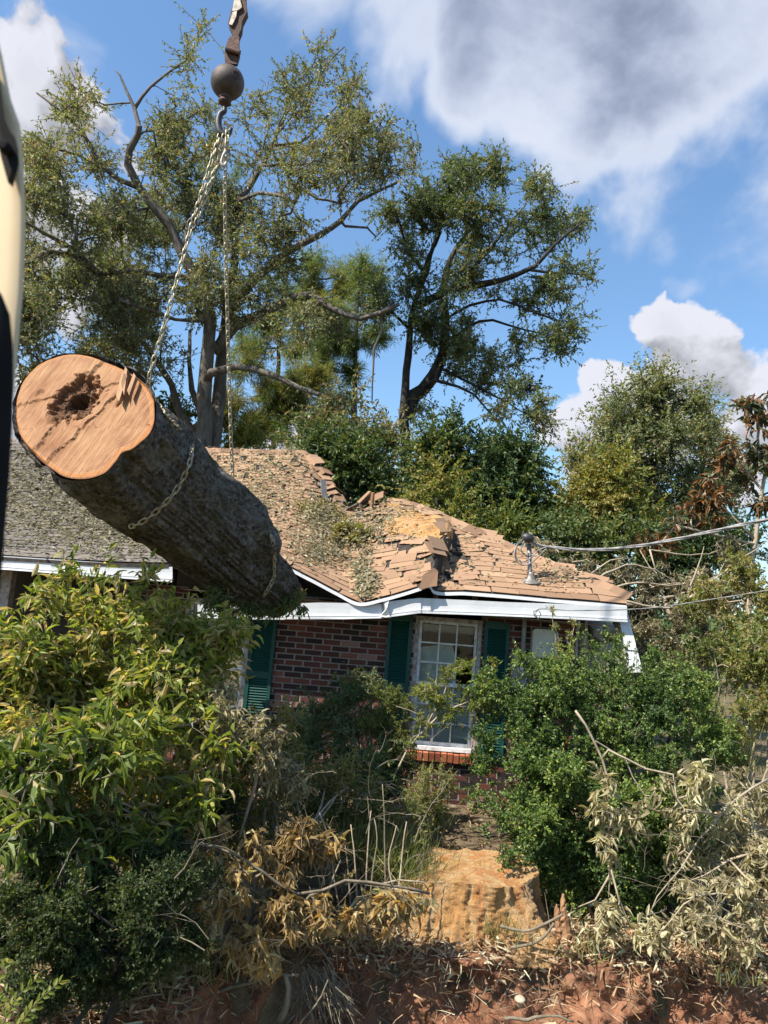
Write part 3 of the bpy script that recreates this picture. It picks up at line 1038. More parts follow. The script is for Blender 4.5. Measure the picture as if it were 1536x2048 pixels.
def roof_frame(u, v):
    e = .02
    p = roof_pt(u, v)
    du = nrm(roof_pt(u + e, v) - roof_pt(u - e, v))
    dv = nrm(roof_pt(u, np.minimum(v + .01, 1)) - roof_pt(u, np.maximum(v - .01, 0)))
    n = nrm(np.cross(du, dv))
    return p, du, nrm(np.cross(n, du)), n


def build_roof():
    # deck
    us = np.linspace(0, _ev[-1], 260); vs = np.linspace(0, 1, 40)
    P = roof_pt(us[:, None], vs[None])
    Pd = P.copy(); Pd[..., 2] -= .012
    mb = MB(); mb.grid(Pd)
    lo = Pd.copy(); lo[..., 2] -= .03
    mb.grid(lo, flip=True)
    ed = np.stack([Pd[:, 0], lo[:, 0]], 1); mb.grid(ed, flip=True)
    ed = np.stack([Pd[:, -1], lo[:, -1]], 1); mb.grid(ed)
    ed = np.stack([Pd[-1], lo[-1]], 1); mb.grid(ed, flip=True)
    roof = mb.build('roof', 'roof_felt', HOUSE, smooth=False, label='brown shingle roof caved in along a V-shaped trough')
    # back slope behind ridge and hip
    back = P[:, -1].copy(); b2 = back.copy(); b2[:, 1] = 16.5 + 0 * b2[:, 1]; b2[:, 2] = 2.3
    t = np.linspace(0, 1, 8)[None, :, None]
    G = back[:, None] * (1 - t) + b2[:, None] * t
    G[..., 2] -= .02
    mb = MB(); mb.grid(G); g2 = G.copy(); g2[..., 2] -= .05; mb.grid(g2, flip=True)
    mb.build('rear_slope', 'shade_grey_shingle', roof)
    # shingle tabs
    EXPO, WID, TH = .128, .305, .0045
    U, Vv, S = [], [], []
    ul = np.linspace(0, _ev[-1], 400); LL = roof_len(ul)
    for k in range(0, 40):
        s = k * EXPO
        off = (k % 2) * .5 * WID + (k % 3) * .07
        uu = np.arange(off, _ev[-1], WID) + RNG.normal(0, .006, len(np.arange(off, _ev[-1], WID)))
        L = np.interp(uu, ul, LL)
        ok = s + .02 < L
        ok &= ~((uu > _ev[11] + .01) & (uu < _ev[12] - .01) & (s < .6 * L))  # gap in the tabs: bare dark felt stands in for the fold's shade
        U.append(uu[ok]); Vv.append(np.minimum((s / L[ok]), .995)); S.append(np.full(ok.sum(), s))
    U, Vv, S = np.concatenate(U), np.concatenate(Vv), np.concatenate(S)
    p, du, dv, nn = roof_frame(U, Vv)
    e = .10
    ua, ub = np.clip(U - e, 0, _ev[-1]), np.clip(U + e, 0, _ev[-1])
    pa = roof_pt(ua, np.minimum(S / np.interp(ua, ul, LL), 1)); pb = roof_pt(ub, np.minimum(S / np.interp(ub, ul, LL), 1))
    du = nrm(pb - pa); dv = nrm(np.cross(nn, du)); nn = nrm(np.cross(du, dv))
    n = len(U)
    pr = project(p)
    crush = np.exp(-((pr[:, 0] - 735) / 110) ** 2) * np.clip((1130 - pr[:, 1]) / 60, 0, 1)
    crush += np.exp(-((pr[:, 0] - 640) / 70) ** 2) * np.clip((pr[:, 1] - 930) / 40, 0, 1) * np.clip((1110 - pr[:, 1]) / 60, 0, 1) * .6
    shade_left = (pr[:, 0] < 390)  # left tabs take the grey copy that stands in for shade
    # patches that lifted
    lift = np.abs(RNG.normal(0, .006, n)) + np.where(RNG.random(n) < .03, .03, 0) + crush * np.where(RNG.random(n) < .25, np.abs(RNG.normal(0, .16, n)), .02)
    yaw = RNG.normal(0, .004, n) + crush * np.where(RNG.random(n) < .2, RNG.normal(0, .2, n), RNG.normal(0, .03, n))
    rol = RNG.normal(0, .008, n) + crush * RNG.normal(0, .05, n)
    dx = nrm(du + yaw[:, None] * dv + rol[:, None] * nn)
    dy = nrm(dv - nn * (.045 + lift)[:, None] - dx * np.einsum('ij,ij->i', dv, dx)[:, None])
    dz = np.cross(dx, dy)
    tint = np.clip(.56 + .08 * RNG.normal(0, 1, n) + .3 * fbm(p * .9, 3), 0, 1)
    tint = np.clip(tint - crush * RNG.random(n) * .25, 0, 1)
    o0 = p + nn * (.008 + .004 * RNG.random(n) + crush * .008)[:, None]
    # template: x -.5...5, y 0..1 (length), slightly chipped lower corners
    TV = np.array([[-.498, 0, 0], [.498, 0, 0], [.498, 1, 0], [-.498, 1, 0], [-.498, 0, -1], [.498, 0, -1], [.498, 1, -1], [-.498, 1, -1]], float)
    TF = [np.array([[0, 1, 2, 3], [7, 6, 5, 4], [0, 4, 5, 1], [1, 5, 6, 2], [2, 6, 7, 3], [3, 7, 4, 0]])]
    ln = EXPO * 1.42
    vis = (pr[:, 0] > 420) & (pr[:, 0] < 1262)
    size = np.where(vis & ~(crush > .9) | (vis & (crush > .2)), 1, 0) * (1 / pr[:, 2]) * (1 + .5 * (pr[:, 0] > 560)) * np.abs(np.einsum('ij,ij->i', nn, nrm(p - CAM)))
    pick = np.argsort(-size)[:300]
    ism = np.zeros(n, bool); ism[pick] = True
    cache = {}
    for i in pick:
        b = int(min(11, tint[i] * 12))
        if b not in cache:
            me = to_mesh('shingle', TV, TF, np.full(8, b / 11.0)); me.materials.append(MAT['shingle']); cache[b] = me
        piece('shingle', cache[b], roof, mat4(dx[i] * WID, dy[i] * ln, dz[i] * TH, o0[i]))
    for sel, m, nm in ((~ism & ~shade_left, 'shingle', 'shingle_field'), (~ism & shade_left, 'shade_grey_shingle', 'shade_grey_shingle_field')):
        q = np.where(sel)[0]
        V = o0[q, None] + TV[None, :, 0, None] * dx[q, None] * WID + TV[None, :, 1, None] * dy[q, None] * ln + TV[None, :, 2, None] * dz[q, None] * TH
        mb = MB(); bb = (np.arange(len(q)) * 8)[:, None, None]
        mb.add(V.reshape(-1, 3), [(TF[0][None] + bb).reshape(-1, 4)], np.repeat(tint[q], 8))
        mb.build(nm, m, roof, kind='stuff', label='left roof shingles greyed to hold the dappled shade' if m == 'shade_grey_shingle' else None)
    # hip and ridge caps
    top = roof_pt(np.linspace(0, _ev[-1], 600), np.ones(600))
    L = np.concatenate([[0], np.cumsum(np.linalg.norm(np.diff(top, axis=0), axis=1))])
    cache = {}
    for s in np.arange(0, L[-1] - .1, .16):
        a = np.array([np.interp(s, L, top[:, k]) for k in range(3)]); b = np.array([np.interp(s + .22, L, top[:, k]) for k in range(3)])
        px = project(a[None])[0][0]
        if px < 360: continue
        x = nrm(b - a); zz = nrm(np.array([0, -.25, 1.0]) - x * (np.array([0, -.25, 1.0]) @ x)); y = np.cross(zz, x)
        torn = 640 < px < 760 or 600 < px < 640
        if torn:
            r = Matrix.Rotation(random.gauss(0, .45), 3, Vector(x)) @ Matrix.Rotation(random.gauss(0, .3), 3, Vector(y))
            x, y, zz = [np.array(r @ Vector(q)) for q in (x, y, zz)]
        V = np.array([[0, -.14, -.06], [0, 0, .012], [0, .14, -.06], [.24, -.14, -.066], [.24, 0, 0.0], [.24, .14, -.066]])
        V = np.vstack([V, V - np.array([0, 0, .012])])
        F = [np.array([[0, 3, 4, 1], [1, 4, 5, 2], [6, 7, 10, 9], [7, 8, 11, 10], [0, 1, 7, 6], [1, 2, 8, 7], [3, 9, 10, 4], [4, 10, 11, 5], [0, 6, 9, 3], [2, 5, 11, 8]])]
        tb = random.randint(1, 7)
        if tb not in cache:
            me = to_mesh('ridge_cap', V, F, np.full(len(V), tb / 11.0)); me.materials.append(MAT['shingle']); cache[tb] = me
        piece('ridge_cap', cache[tb], roof, mat4(x, y, zz, a + zz * (.03 if not torn else .06 + random.random() * .05)))
    # folded-up edge on the raised crease: dark flaps whose colour holds the shade on its right side
    for (pts, dep) in (([(886, 1076), (892, 1108), (905, 1146), (896, 1142), (868, 1142), (874, 1110)], 9.0),
                       ([(838, 1180), (846, 1150), (868, 1136), (876, 1142), (874, 1172), (858, 1174)], 8.6)):
        q = np.array([at(x, y, dep - .08 + .0035 * (1180 - y) + random.uniform(-.015, .015)) for x, y in pts])
        mb = MB(); mb.prism(q, (0.0, .012, .004), .12); mb.build('shade_flap', 'shingle', roof)
    # drip edge and torn felt
    e = roof_pt(np.linspace(0, _ev[-1], 300), np.zeros(300))
    for lo_, hi_, nm, mt in ((-500, 345, 'drip_edge', 'roof_felt'), (555, 1260, 'drip_edge', 'white_aluminium')):
        pe = project(e)
        q = e[(pe[:, 0] > lo_) & (pe[:, 0] < hi_)]
        prof = np.array([[0, .03, -.018], [0, -.022, -.018], [0, -.026, -.055], [0, -.018, -.055]])
        G = q[:, None] + prof[None]
        mb = MB(); mb.grid(G); mb.build(nm, mt, roof)
    # broken rafters and a stick poking up through the roof
    for (a, b, r) in ((at(742, 1030, 10.9), at(746, 985, 10.8), .03), (at(592, 1175, 8.8), at(590, 1156, 9.3), .035), (at(602, 1180, 8.78), at(601, 1160, 9.3), .03),
                      (at(950, 1188, 8.9), at(950, 1206, 8.9), .03), (at(872, 1180, 8.9), at(872, 1200, 8.9), .03)):
        d = b - a; mb = MB()
        mb.tube(np.array([a, a + d * .5, b]), [r, r, r * .9], 4); mb.build('broken_rafter', 'timber', roof)
    for (a, b) in ((at(650, 1005, 11.2), at(646, 960, 11.3)), (at(690, 1022, 11.2), at(718, 1008, 11.0)), (at(668, 1010, 11.3), at(655, 1020, 11.0))):
        mb = MB(); mb.box((a + b) / 2, np.linalg.norm(b - a), .09, .015, np.stack([nrm(b - a), nrm(np.cross([0, 0, 1.0], b - a)), nrm(np.cross(b - a, np.cross([0, 0, 1.0], b - a)))], 1), .15)
        mb.build('torn_flashing', 'galvanised', roof)
    return roof


ROOF = build_roof()


def fascia(tops, bots, Y, name, label=None, lip=True):
    """tops/bots: lists of (px,py[,dY]); a bent aluminium board with a rolled lip"""
    xs = np.array([t[0] for t in tops]); n = 60
    q = np.linspace(0, 1, n)
    kt = np.linspace(0, 1, len(tops)); kb = np.linspace(0, 1, len(bots))
    T = np.array([at(t[0], t[1], Y + (t[2] if len(t) > 2 else 0)) for t in tops]); B = np.array([at(t[0], t[1], Y + (t[2] if len(t) > 2 else 0)) for t in bots])
    T = np.stack([np.interp(q, kt, T[:, k]) for k in range(3)], 1); B = np.stack([np.interp(q, kb, B[:, k]) for k in range(3)], 1)
    rows = []
    for f, dy in ((0, .03), (0, 0), (.35, .002), (.70, 0), (.72, -.010), (.80, -.012), (.82, -.004), (.86, -.004), (.88, -.018), (.98, -.020), (1.0, -.012), (1.0, .04)):
        p = T * (1 - f) + B * f; p[:, 1] += dy
        rows.append(p)
    G = np.stack(rows, 1)
    w = fbm(G * np.array([3, 0, 3]) + 9, 3) * .006
    G[:, 1:9, 1] += w[:, 1:9]
    mb = MB(); mb.grid(G, flip=True)
    return mb.build(name, 'white_aluminium', HOUSE, label=label)


fascia([(-430, 1100), (-100, 1108), (10, 1112), (345, 1134)], [(-430, 1128), (-100, 1136), (10, 1140), (345, 1165)], YF - .02, 'fascia_board', 'white fascia board under the left eave')
fascia([(395, 1209), (480, 1210), (573, 1211)], [(395, 1236), (480, 1239), (573, 1240)], YF, 'fascia_board')
fascia([(581, 1207), (640, 1205), (690, 1206), (722, 1211), (762, 1207, .03), (768, 1206, .06)], [(569, 1239), (640, 1239), (690, 1239), (722, 1238), (762, 1237, .0), (768, 1236, .02)], YF - .03, 'fascia_board', 'dented white fascia board with torn left end')
fascia([(769, 1207, .06), (776, 1203), (838, 1196), (842, 1196)], [(766, 1237, .02), (776, 1235), (838, 1227), (842, 1227)], YF - .035, 'fascia_board')
fascia([(841, 1196), (930, 1200), (1010, 1204), (1100, 1207), (1254, 1213)], [(841, 1227), (930, 1230), (1010, 1233), (1100, 1237), (1254, 1245)], YF - .02, 'fascia_board', 'long white fascia board over the window')
# crushed metal at the crease
mb = MB(); q = np.array([at(766, 1203, 8.6), at(778, 1200, 8.58), (at(774, 1217, 8.56)), at(782, 1236, 8.6), at(760, 1233, 8.6), at(768, 1220, 8.63)])
mb.prism(q, (0, .012, 0), .5); mb.build('crumpled_fascia', 'white_aluminium', HOUSE)

# soffit, walls, inner box
SOF = float(at(900, 1231, YF)[2]) + .0
XL, XR = float(at(430, 1330, YW)[0]), float(at(1150, 1300, YW)[0])
X0 = -7.5
mb = MB()
mb.grid(np.array([[[XL - .4, YF + .03, SOF + .06], [XL - .4, YW + .02, SOF + .06]], [[2.75, YF + .03, SOF + .03], [2.75, YW + .02, SOF + .03]]]))
mb.build('soffit', 'soffit', HOUSE)
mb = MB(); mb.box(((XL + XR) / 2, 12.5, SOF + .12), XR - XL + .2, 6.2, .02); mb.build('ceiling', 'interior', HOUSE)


def wall_xz(px, py):
    p = at(px, py, YW)
    return float(p[0]), float(p[2])


WX0, WX1 = wall_xz(823.5, 1364)[0], wall_xz(957.5, 1364)[0]
WZ0, WZ1 = wall_xz(890, 1502)[1], SOF - .02
W2W = WX1 - WX0
V1 = wall_xz(492, 1345)[0]                      # left edge of the far-left shutter = right jamb of window 2
OPEN = [(WX0, WX1, WZ0, WZ1 + .2), (V1 - W2W, V1, WZ0, WZ1 + .2)]


def build_walls():
    mb = MB()
    t = .10
    # mortar backing with openings: columns between openings
    xs = [XL - 1.2, OPEN[1][0], OPEN[1][1], OPEN[0][0], OPEN[0][1], XR]
    zt = SOF + .1
    for i in range(5):
        a, b = xs[i], xs[i + 1]
        if b - a < .01: continue
        if i in (1, 3):
            mb.box(((a + b) / 2, YW - .008 + t / 2, (WZ0 - .1 - .3) / 2), b - a, t, WZ0 - .1 + .3)
        else:
            mb.box(((a + b) / 2, YW - .008 + t / 2, (zt - .3) / 2), b - a, t, zt + .3)
    wall = mb.build('wall', 'mortar', HOUSE, label='red and dark brick front wall with pale mortar')
    # bricks
    bw, bh, gx, gz = .193, .055, .213, .0677
    TV = np.array([[x, y, z] for x in (-.5, .5) for y in (0, 1) for z in (-.5, .5)], float)
    rest_V, rest_T = [], []
    cache = {}
    r = 0; cnt = 0
    for k in range(-1, int(zt / gz) + 1):
        z = k * gz + gz / 2 - .01
        off = (k % 2) * gx / 2
        for j in range(int((XR - XL + 1.4) / gx) + 2):
            xa = XL - 1.2 + j * gx + off - gx / 2; xb = xa + bw
            # clip to wall and openings
            segs = [(max(xa, XL - 1.2), min(xb, XR))]
            for (oa, ob, za, zb) in OPEN:
                if za - .1 < z < zb:
                    ns = []
                    for (a, b) in segs:
                        if b <= oa or a >= ob: ns.append((a, b)); continue
                        if a < oa: ns.append((a, oa - .004))
                        if b > ob: ns.append((ob + .004, b))
                    segs = ns
            for (a, b) in segs:
                if b - a < .03 or z > zt: continue
                c = np.array([(a + b) / 2, YW, z])
                p = project(c[None])[0]
                tint = float(np.clip(random.choice((.04, .08, .14, .2, .25, .3, .38, .42, .46, .5, .55, .62, .7, .8, .95)) + random.gauss(0, .05), 0, 1))
                dpt = .02 + random.uniform(-.002, .004)
                see = (535 < p[0] < 780 and 1225 < p[1] < 1450) or (1010 < p[0] < 1165 and 1225 < p[1] < 1370) or (815 < p[0] < 970 and 1518 < p[1] < 1580)
                sx = b - a
                if see and cnt < 300:
                    key = int(tint * 13)
                    if key not in cache:
                        me = to_mesh('brick', TV, [BOXF], np.full(8, key / 13.0)); me.materials.append(MAT['brick']); cache[key] = me
                    rz = random.gauss(0, .006)
                    piece('brick', cache[key], wall, mat4((sx, 0, sx * rz), (0, dpt + .012, 0), (-bh * rz, 0, bh * random.uniform(.95, 1.03)), (c[0], YW - dpt + .006, z)))
                    cnt += 1
                else:
                    rest_V.append(TV * np.array([sx, dpt + .012, bh]) + np.array([c[0], YW - dpt + .006, z])); rest_T.append(tint)
    V = np.array(rest_V); mb = MB(); bb = (np.arange(len(V)) * 8)[:, None, None]
    mb.add(V.reshape(-1, 3), [(BOXF[None] + bb).reshape(-1, 4)], np.repeat(rest_T, 8))
    mb.build('brick_field', 'brick', wall, kind='stuff')
    # hidden sides of the house
    mb = MB()
    mb.box((XR - .055, 12.7, 1.2), .1, 6.8, 2.9)
    mb.box((XL - 1.2, 12.7, 1.2), .1, 6.8, 2.9)
    mb.box(((XL + XR) / 2, 16, 1.2), XR - XL + 1.4, .1, 2.9)
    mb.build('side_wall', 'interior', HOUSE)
    mb = MB()
    mb.box(((XL + XR) / 2, 12.6, .02), XR - XL + 1.2, 6.4, .04)
    mb.box(((X0 + XL - 1.2) / 2, 11.6, 1.3), XL - 1.2 - X0, .1, 3.2)
    mb.box(((X0 + XL - 1.2) / 2, 10.25, 2.86), XL - 1.2 - X0, 2.7, .02)
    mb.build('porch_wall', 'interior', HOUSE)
    # pale porch post at far left
    a = at(22, 1150, 9.1)
    mb = MB(); mb.box((a[0], 9.05, a[2] / 2), .13, .13, a[2] + .2); mb.build('porch_post', 'dirty_frame', HOUSE)
    return wall


WALL = build_walls()


def build_window(x0, x1, z0, z1, label=None, cover=True):
    w = thing('window', None, None)
    w.parent = HOUSE
    yo = YW + .035
    w.location = (float((x0 + x1) / 2), YW - 10, float(z0))
    if label: w['label'] = label
    def part(name, mat, boxes, parent=w):
        mb = MB()
        for (c, sx, sy, sz) in boxes: mb.box(c, sx, sy, sz)
        return mb.build(name, mat, parent)
    fw = .045
    part('frame', 'dirty_frame', [((x0 + fw / 2, yo, (z0 + z1) / 2), fw, .09, z1 - z0), ((x1 - fw / 2, yo, (z0 + z1) / 2), fw, .09, z1 - z0),
                                  ((x0 + x1) / 2 * np.array([1, 0, 0]) + np.array([0, yo, z1 - fw / 2]), x1 - x0 - 2 * fw - .004, .085, fw)])
    part('sill', 'sash_white', [(((x0 + x1) / 2, yo - .02, z0 + .02), x1 - x0 - 2 * fw - .004, .11, .04)])
    a, b = x0 + fw + .003, x1 - fw - .003
    zm = z0 + (z1 - z0) * .475
    for (s0, s1, yy, nm) in ((zm + .0, z1 - fw - .002, yo + .0, 'upper_sash'), (z0 + .042, zm + .035, yo + .036, 'lower_sash')):
        sr = .032
        sash = part(nm, 'sash_white', [((a + sr / 2, yy, (s0 + s1) / 2), sr, .03, s1 - s0), ((b - sr / 2, yy, (s0 + s1) / 2), sr, .03, s1 - s0),
                                       (((a + b) / 2, yy, s0 + .022), b - a - 2 * sr - .002, .028, .044), (((a + b) / 2, yy, s1 - sr / 2), b - a - 2 * sr - .002, .028, sr)])
        ia, ib, ja, jb = a + sr, b - sr, s0 + .044, s1 - sr
        for i in (1, 2):
            xx = ia + (ib - ia) * i / 3
            part('muntin', 'sash_white', [((xx, yy, (ja + jb) / 2), .017, .024, jb - ja - .002)], w)
            zz = ja + (jb - ja) * i / 3
            part('muntin', 'sash_white', [(((ia + ib) / 2, yy - .002, zz), ib - ia - .002, .018, .017)], w)
        for i in range(3):
            for j in range(3):
                part('pane', 'glass', [((ia + (ib - ia) * (i + .5) / 3, yy + .004, ja + (jb - ja) * (j + .5) / 3), (ib - ia) / 3 - .018, .004, (jb - ja) / 3 - .018)], w)
    if cover:
        part('blind', 'blind', [(((a + b) / 2, yo + .12, (z0 + zm) / 2), b - a, .01, zm - z0)])
        q = [at(822, 1296, YW + .2), at(905, 1287, YW + .2), at(913, 1330, YW + .2), at(911, 1385, YW + .2), at(820, 1385, YW + .2)]
        mb = MB(); mb.prism(np.array(q), (0, .012, 0)); mb.build('leaning_board', 'cardboard', w)
    # brick sill: a row of bricks on edge
    n = int((x1 - x0 + .06) / .067)
    cache = {}
    TV = np.array([[x, y, z] for x in (-.5, .5) for y in (-.5, .5) for z in (-.5, .5)], float)
    for i in range(n):
        k = random.randint(0, 4)
        if k not in cache:
            me = to_mesh('sill_brick', TV, [BOXF], np.full(8, k / 4)); me.materials.append(MAT['sill_brick']); cache[k] = me
        cx = x0 - .03 + (i + .5) * (x1 - x0 + .06) / n
        s, c = math.sin(.16), math.cos(.16)
        piece('sill_brick', cache[k], w, mat4((.057, 0, 0), (0, .19 * c, .19 * s), (0, -.095 * s, .095 * c), (cx, YW + .015, z0 - .055 + random.gauss(0, .002))))
    return w


WIN = build_window(WX0, WX1, WZ0, WZ1, 'white many-paned window with a pale board leaning inside')
build_window(V1 - W2W, V1, WZ0, WZ1, 'white window mostly hidden behind the left shrub', False)


def build_shutter(x0, x1, z0, z1, tilt=0.0, label=None):
    w = x1 - x0; h = z1 - z0; y = YW - .035
    root = thing('shutter', None, None); root.parent = HOUSE
    root.location = (float(x0), float(y) - 10, float(z0))
    if label: root['label'] = label
    fr = .042
    mb = MB()
    for c, sx, sz in (((x0 + fr / 2, y, z0 + h / 2), fr, h), ((x1 - fr / 2, y, z0 + h / 2), fr, h)):
        mb.box(c, sx, .032, sz)
    for zc in (z0 + .04, z0 + h * .46, z1 - .04):
        mb.box((x0 + w / 2, y + .001, zc), w - 2 * fr - .002, .03, .08)
    mb.box((x0 + w / 2, y + .014, z0 + h / 2), w - 2 * fr, .006, h - .02)
    mb.build('shutter_frame', 'green_paint', root)
    TV = np.array([[x, yy, z] for x in (-.5, .5) for yy in (-.5, .5) for z in (-.5, .5)], float)
    me = to_mesh('slat', TV, [BOXF], np.full(8, .5)); me.materials.append(MAT['green_paint'])
    for a, b in ((z0 + .085, z0 + h * .46 - .045), (z0 + h * .46 + .045, z1 - .085)):
        k = int((b - a) / .029)
        for i in range(k):
            zc = a + (i + .5) * (b - a) / k
            s, c = math.sin(.75), math.cos(.75)
            piece('slat', me, root, mat4((w - 2 * fr - .003, 0, 0), (0, .007 * c, -.007 * s), (0, .032 * s, .032 * c), (x0 + w / 2, y + .003, zc)))
    return root


SZ0 = WZ0 - .03
sh_a, sh_b = wall_xz(767, 1364)[0], wall_xz(817, 1364)[0]
build_shutter(sh_a, sh_b, SZ0 + .02, SOF - .02, label='dark green louvred shutter left of the window')
sh_a, sh_b = wall_xz(963.5, 1340)[0], wall_xz(1014, 1340)[0]
build_shutter(sh_a, sh_b, SZ0 - .02, SOF - .02, label='dark green louvred shutter right of the window')
build_shutter(V1 + .01, wall_xz(545, 1345)[0], SZ0 + .02, SOF - .02, label='dark green louvred shutter beside the left shrub')


# electrical gear on the wall, mast on the roof
def elec():
    a = at(1049, 1245, YW - .05); b = at(1046, 1330, YW - .05)
    mb = MB(); mb.tube(np.array([[a[0], YW - .05, a[2] + .2], [a[0], YW - .05, b[2]]]), .028, 10); mb.build('conduit', 'grey_steel', HOUSE, smooth=True)
    p = at(1047, 1342, YW - .07); root = thing('electric_meter', None, None); root.parent = HOUSE
    root.location = (float(p[0]), YW - .07 - 10, float(p[2]))
    mb = MB(); mb.box((p[0], YW - .045, p[2]), .26, .1, .36); mb.build('meter_box', 'grey_steel', root)
    mb = MB(); mb.lathe([(0, .085), (.03, .085), (.035, .075), (.09, .072), (.10, .055)], (p[0], YW - .095, p[2] + .03), (0, -1, 0), 20); mb.build('meter_dome', 'meter_cream', root, smooth=False)
    mb = MB(); mb.lathe([(0, .09), (.012, .092), (.018, .08)], (p[0], YW - .098, p[2] + .03), (0, -1, 0), 20); mb.build('meter_ring', 'galvanised', root)
    p = at(1088, 1287, YW - .06); w, h, r = .30, .33, .05
    pts = []
    for cx, cz, a0 in ((1, 1, 0), (-1, 1, 90), (-1, -1, 180), (1, -1, 270)):
        for k in range(5):
            a = R(a0 + k * 22.5); pts.append((p[0] + cx * (w / 2 - r) + r * math.cos(a), YW - .13, p[2] + cz * (h / 2 - r) + r * math.sin(a)))
    mb = MB(); mb.prism(np.array(pts), (0, .12, 0)); mb.build('breaker_box', 'meter_cream', HOUSE, label='pale rounded breaker box on the brick wall')
    mb = MB(); mb.prism(np.array([[x * .86 + p[0] * .14, YW - .137, z * .86 + p[2] * .14] for x, y, z in pts]), (0, .006, 0)); mb.build('breaker_box_door', 'meter_cream', HOUSE)
    # mast
    base = at(1060, 1156, 9.05); top = at(1058, 1088, 9.05)
    root = thing('service_mast', None, None); root.parent = HOUSE
    root.location = (float(base[0]), 9.05 - 10, float(base[2])); root['label'] = 'rusty steel service mast with weatherhead and looped wires'
    mb = MB(); mb.tube(np.array([base - [0, 0, .25], base, top]), .028, 10); mb.build('pipe', 'galvanised', root, smooth=True)
    mb = MB(); mb.lathe([(0, .14), (.012, .12), (.04, .055), (.10, .036), (.12, .034)], base + [0, -.03, -.05], nrm([.0, -.25, 1]), 18); mb.build('flashing_boot', 'galvanised', root, smooth=True)
    mb = MB(); hd = at(1055, 1076, 9.0)
    mb.lathe([(-.075, .025), (-.06, .05), (-.02, .062), (.03, .058), (.06, .04), (.075, .018)], hd, nrm([1, -.35, -.12]), 14); mb.build('weatherhead', 'dark_steel', root, smooth=True)
    for pts in ([(1046, 1078), (1034, 1090), (1032, 1115), (1044, 1124), (1062, 1116), (1078, 1098)], [(1044, 1080), (1030, 1100), (1034, 1124), (1052, 1130), (1072, 1118), (1092, 1098)],
                [(1048, 1082), (1042, 1100), (1058, 1113), (1082, 1098), (1094, 1094)]):
        mb = MB(); q = np.array([at(x, y, 8.93 + .04 * math.sin(x)) for x, y in pts]); mb.tube(smooth_line(q, .03), .0075, 6); mb.build('wire_loop', 'cable', root, smooth=True)
    # hanging post at the right corner
    q0 = np.array([at(1236, 1228, 8.75), at(1256, 1228, 8.75), at(1286, 1345, 8.55), at(1262, 1345, 8.55)])
    mb = MB(); mb.prism(q0, (.01, .10, 0)); mb.build('corner_post', 'white_aluminium', HOUSE, label='white corner post leaning outward under the right eave')
    mb = MB(); q = np.array([at(1228, 1236, 8.86), at(1240, 1236, 8.8), at(1262, 1345, 8.62), at(1252, 1345, 8.68)])
    mb.prism(q, (.0, .06, 0)); mb.build('corner_post_trim', 'dirty_frame', HOUSE)
    # broken masonry seen in the opening beside the post
    for (px, py, s) in ((1190, 1262, .16), (1160, 1290, .12), (1205, 1300, .15), (1180, 1330, .2), (1215, 1262, .12)):
        c = at(px, py, 9.6); mb = MB(); P = rand_dir(40) * s * RNG.uniform(.8, 1.1, (40, 1))
        import bmesh
        bm = bmesh.new()
        for v in P: bm.verts.new(tuple(v + c))
        bmesh.ops.convex_hull(bm, input=bm.verts)
        me = bpy.data.meshes.new('masonry_rubble'); off = world_off(HOUSE)
        for v in bm.verts: v.co -= Vector(off)
        bm.to_mesh(me); bm.free(); me.materials.append(MAT['stone_block'])
        o = bpy.data.objects.new('masonry_rubble', me); COL.objects.link(o); o.parent = HOUSE
    for (a, b, r) in (((1168, 1240, 9.3), (1165, 1330, 9.35), .05), ((1150, 1236, 9.25), (1148, 1320, 9.25), .045)):
        mb = MB(); A, B = at(*a), at(*b); mb.tube(np.array([A, (A + B) / 2, B]), r, 4); mb.build('broken_stud', 'dirty_frame', HOUSE)


elec()

# service drop: three twisted strands running off to the right
def cable():
    pts = [(1064, 1086, 9.0), (1095, 1094, 9.0), (1180, 1100, 8.9), (1270, 1093, 8.75), (1370, 1075, 8.55), (1460, 1055, 8.4), (1560, 1034, 8.2), (1900, 965, 7.6)]
    L = smooth_line([at(*p) for p in pts], .03)
    root = thing('service_cable', 'twisted grey service cable running from the roof mast to the right', 'cable', L[0])
    s = np.arange(len(L))
    for k in range(3):
        a = s * .16 + k * 2.09
        Q = L + np.stack([0 * a, np.cos(a), np.sin(a)], 1) * .012
        mb = MB(); mb.tube(Q, .011, 6); mb.build('strand', 'cable', root, smooth=True)
    pts = [(1076, 1238, 8.55), (1070, 1228, 8.53), (1076, 1219, 8.52), (1082, 1228, 8.53), (1076, 1240, 8.55), (1068, 1230, 8.55), (1078, 1218, 8.5), (1160, 1221, 8.45), (1300, 1216, 8.4), (1440, 1196, 8.3), (1560, 1176, 8.2), (1800, 1130, 8)]
    mb = MB(); mb.tube(smooth_line([at(*p) for p in pts], .04), .006, 5)
    mb.build('telephone_wire', 'cable', None, smooth=True, label='thin drooping wire looped over the right fascia board', cat='wire')


cable()


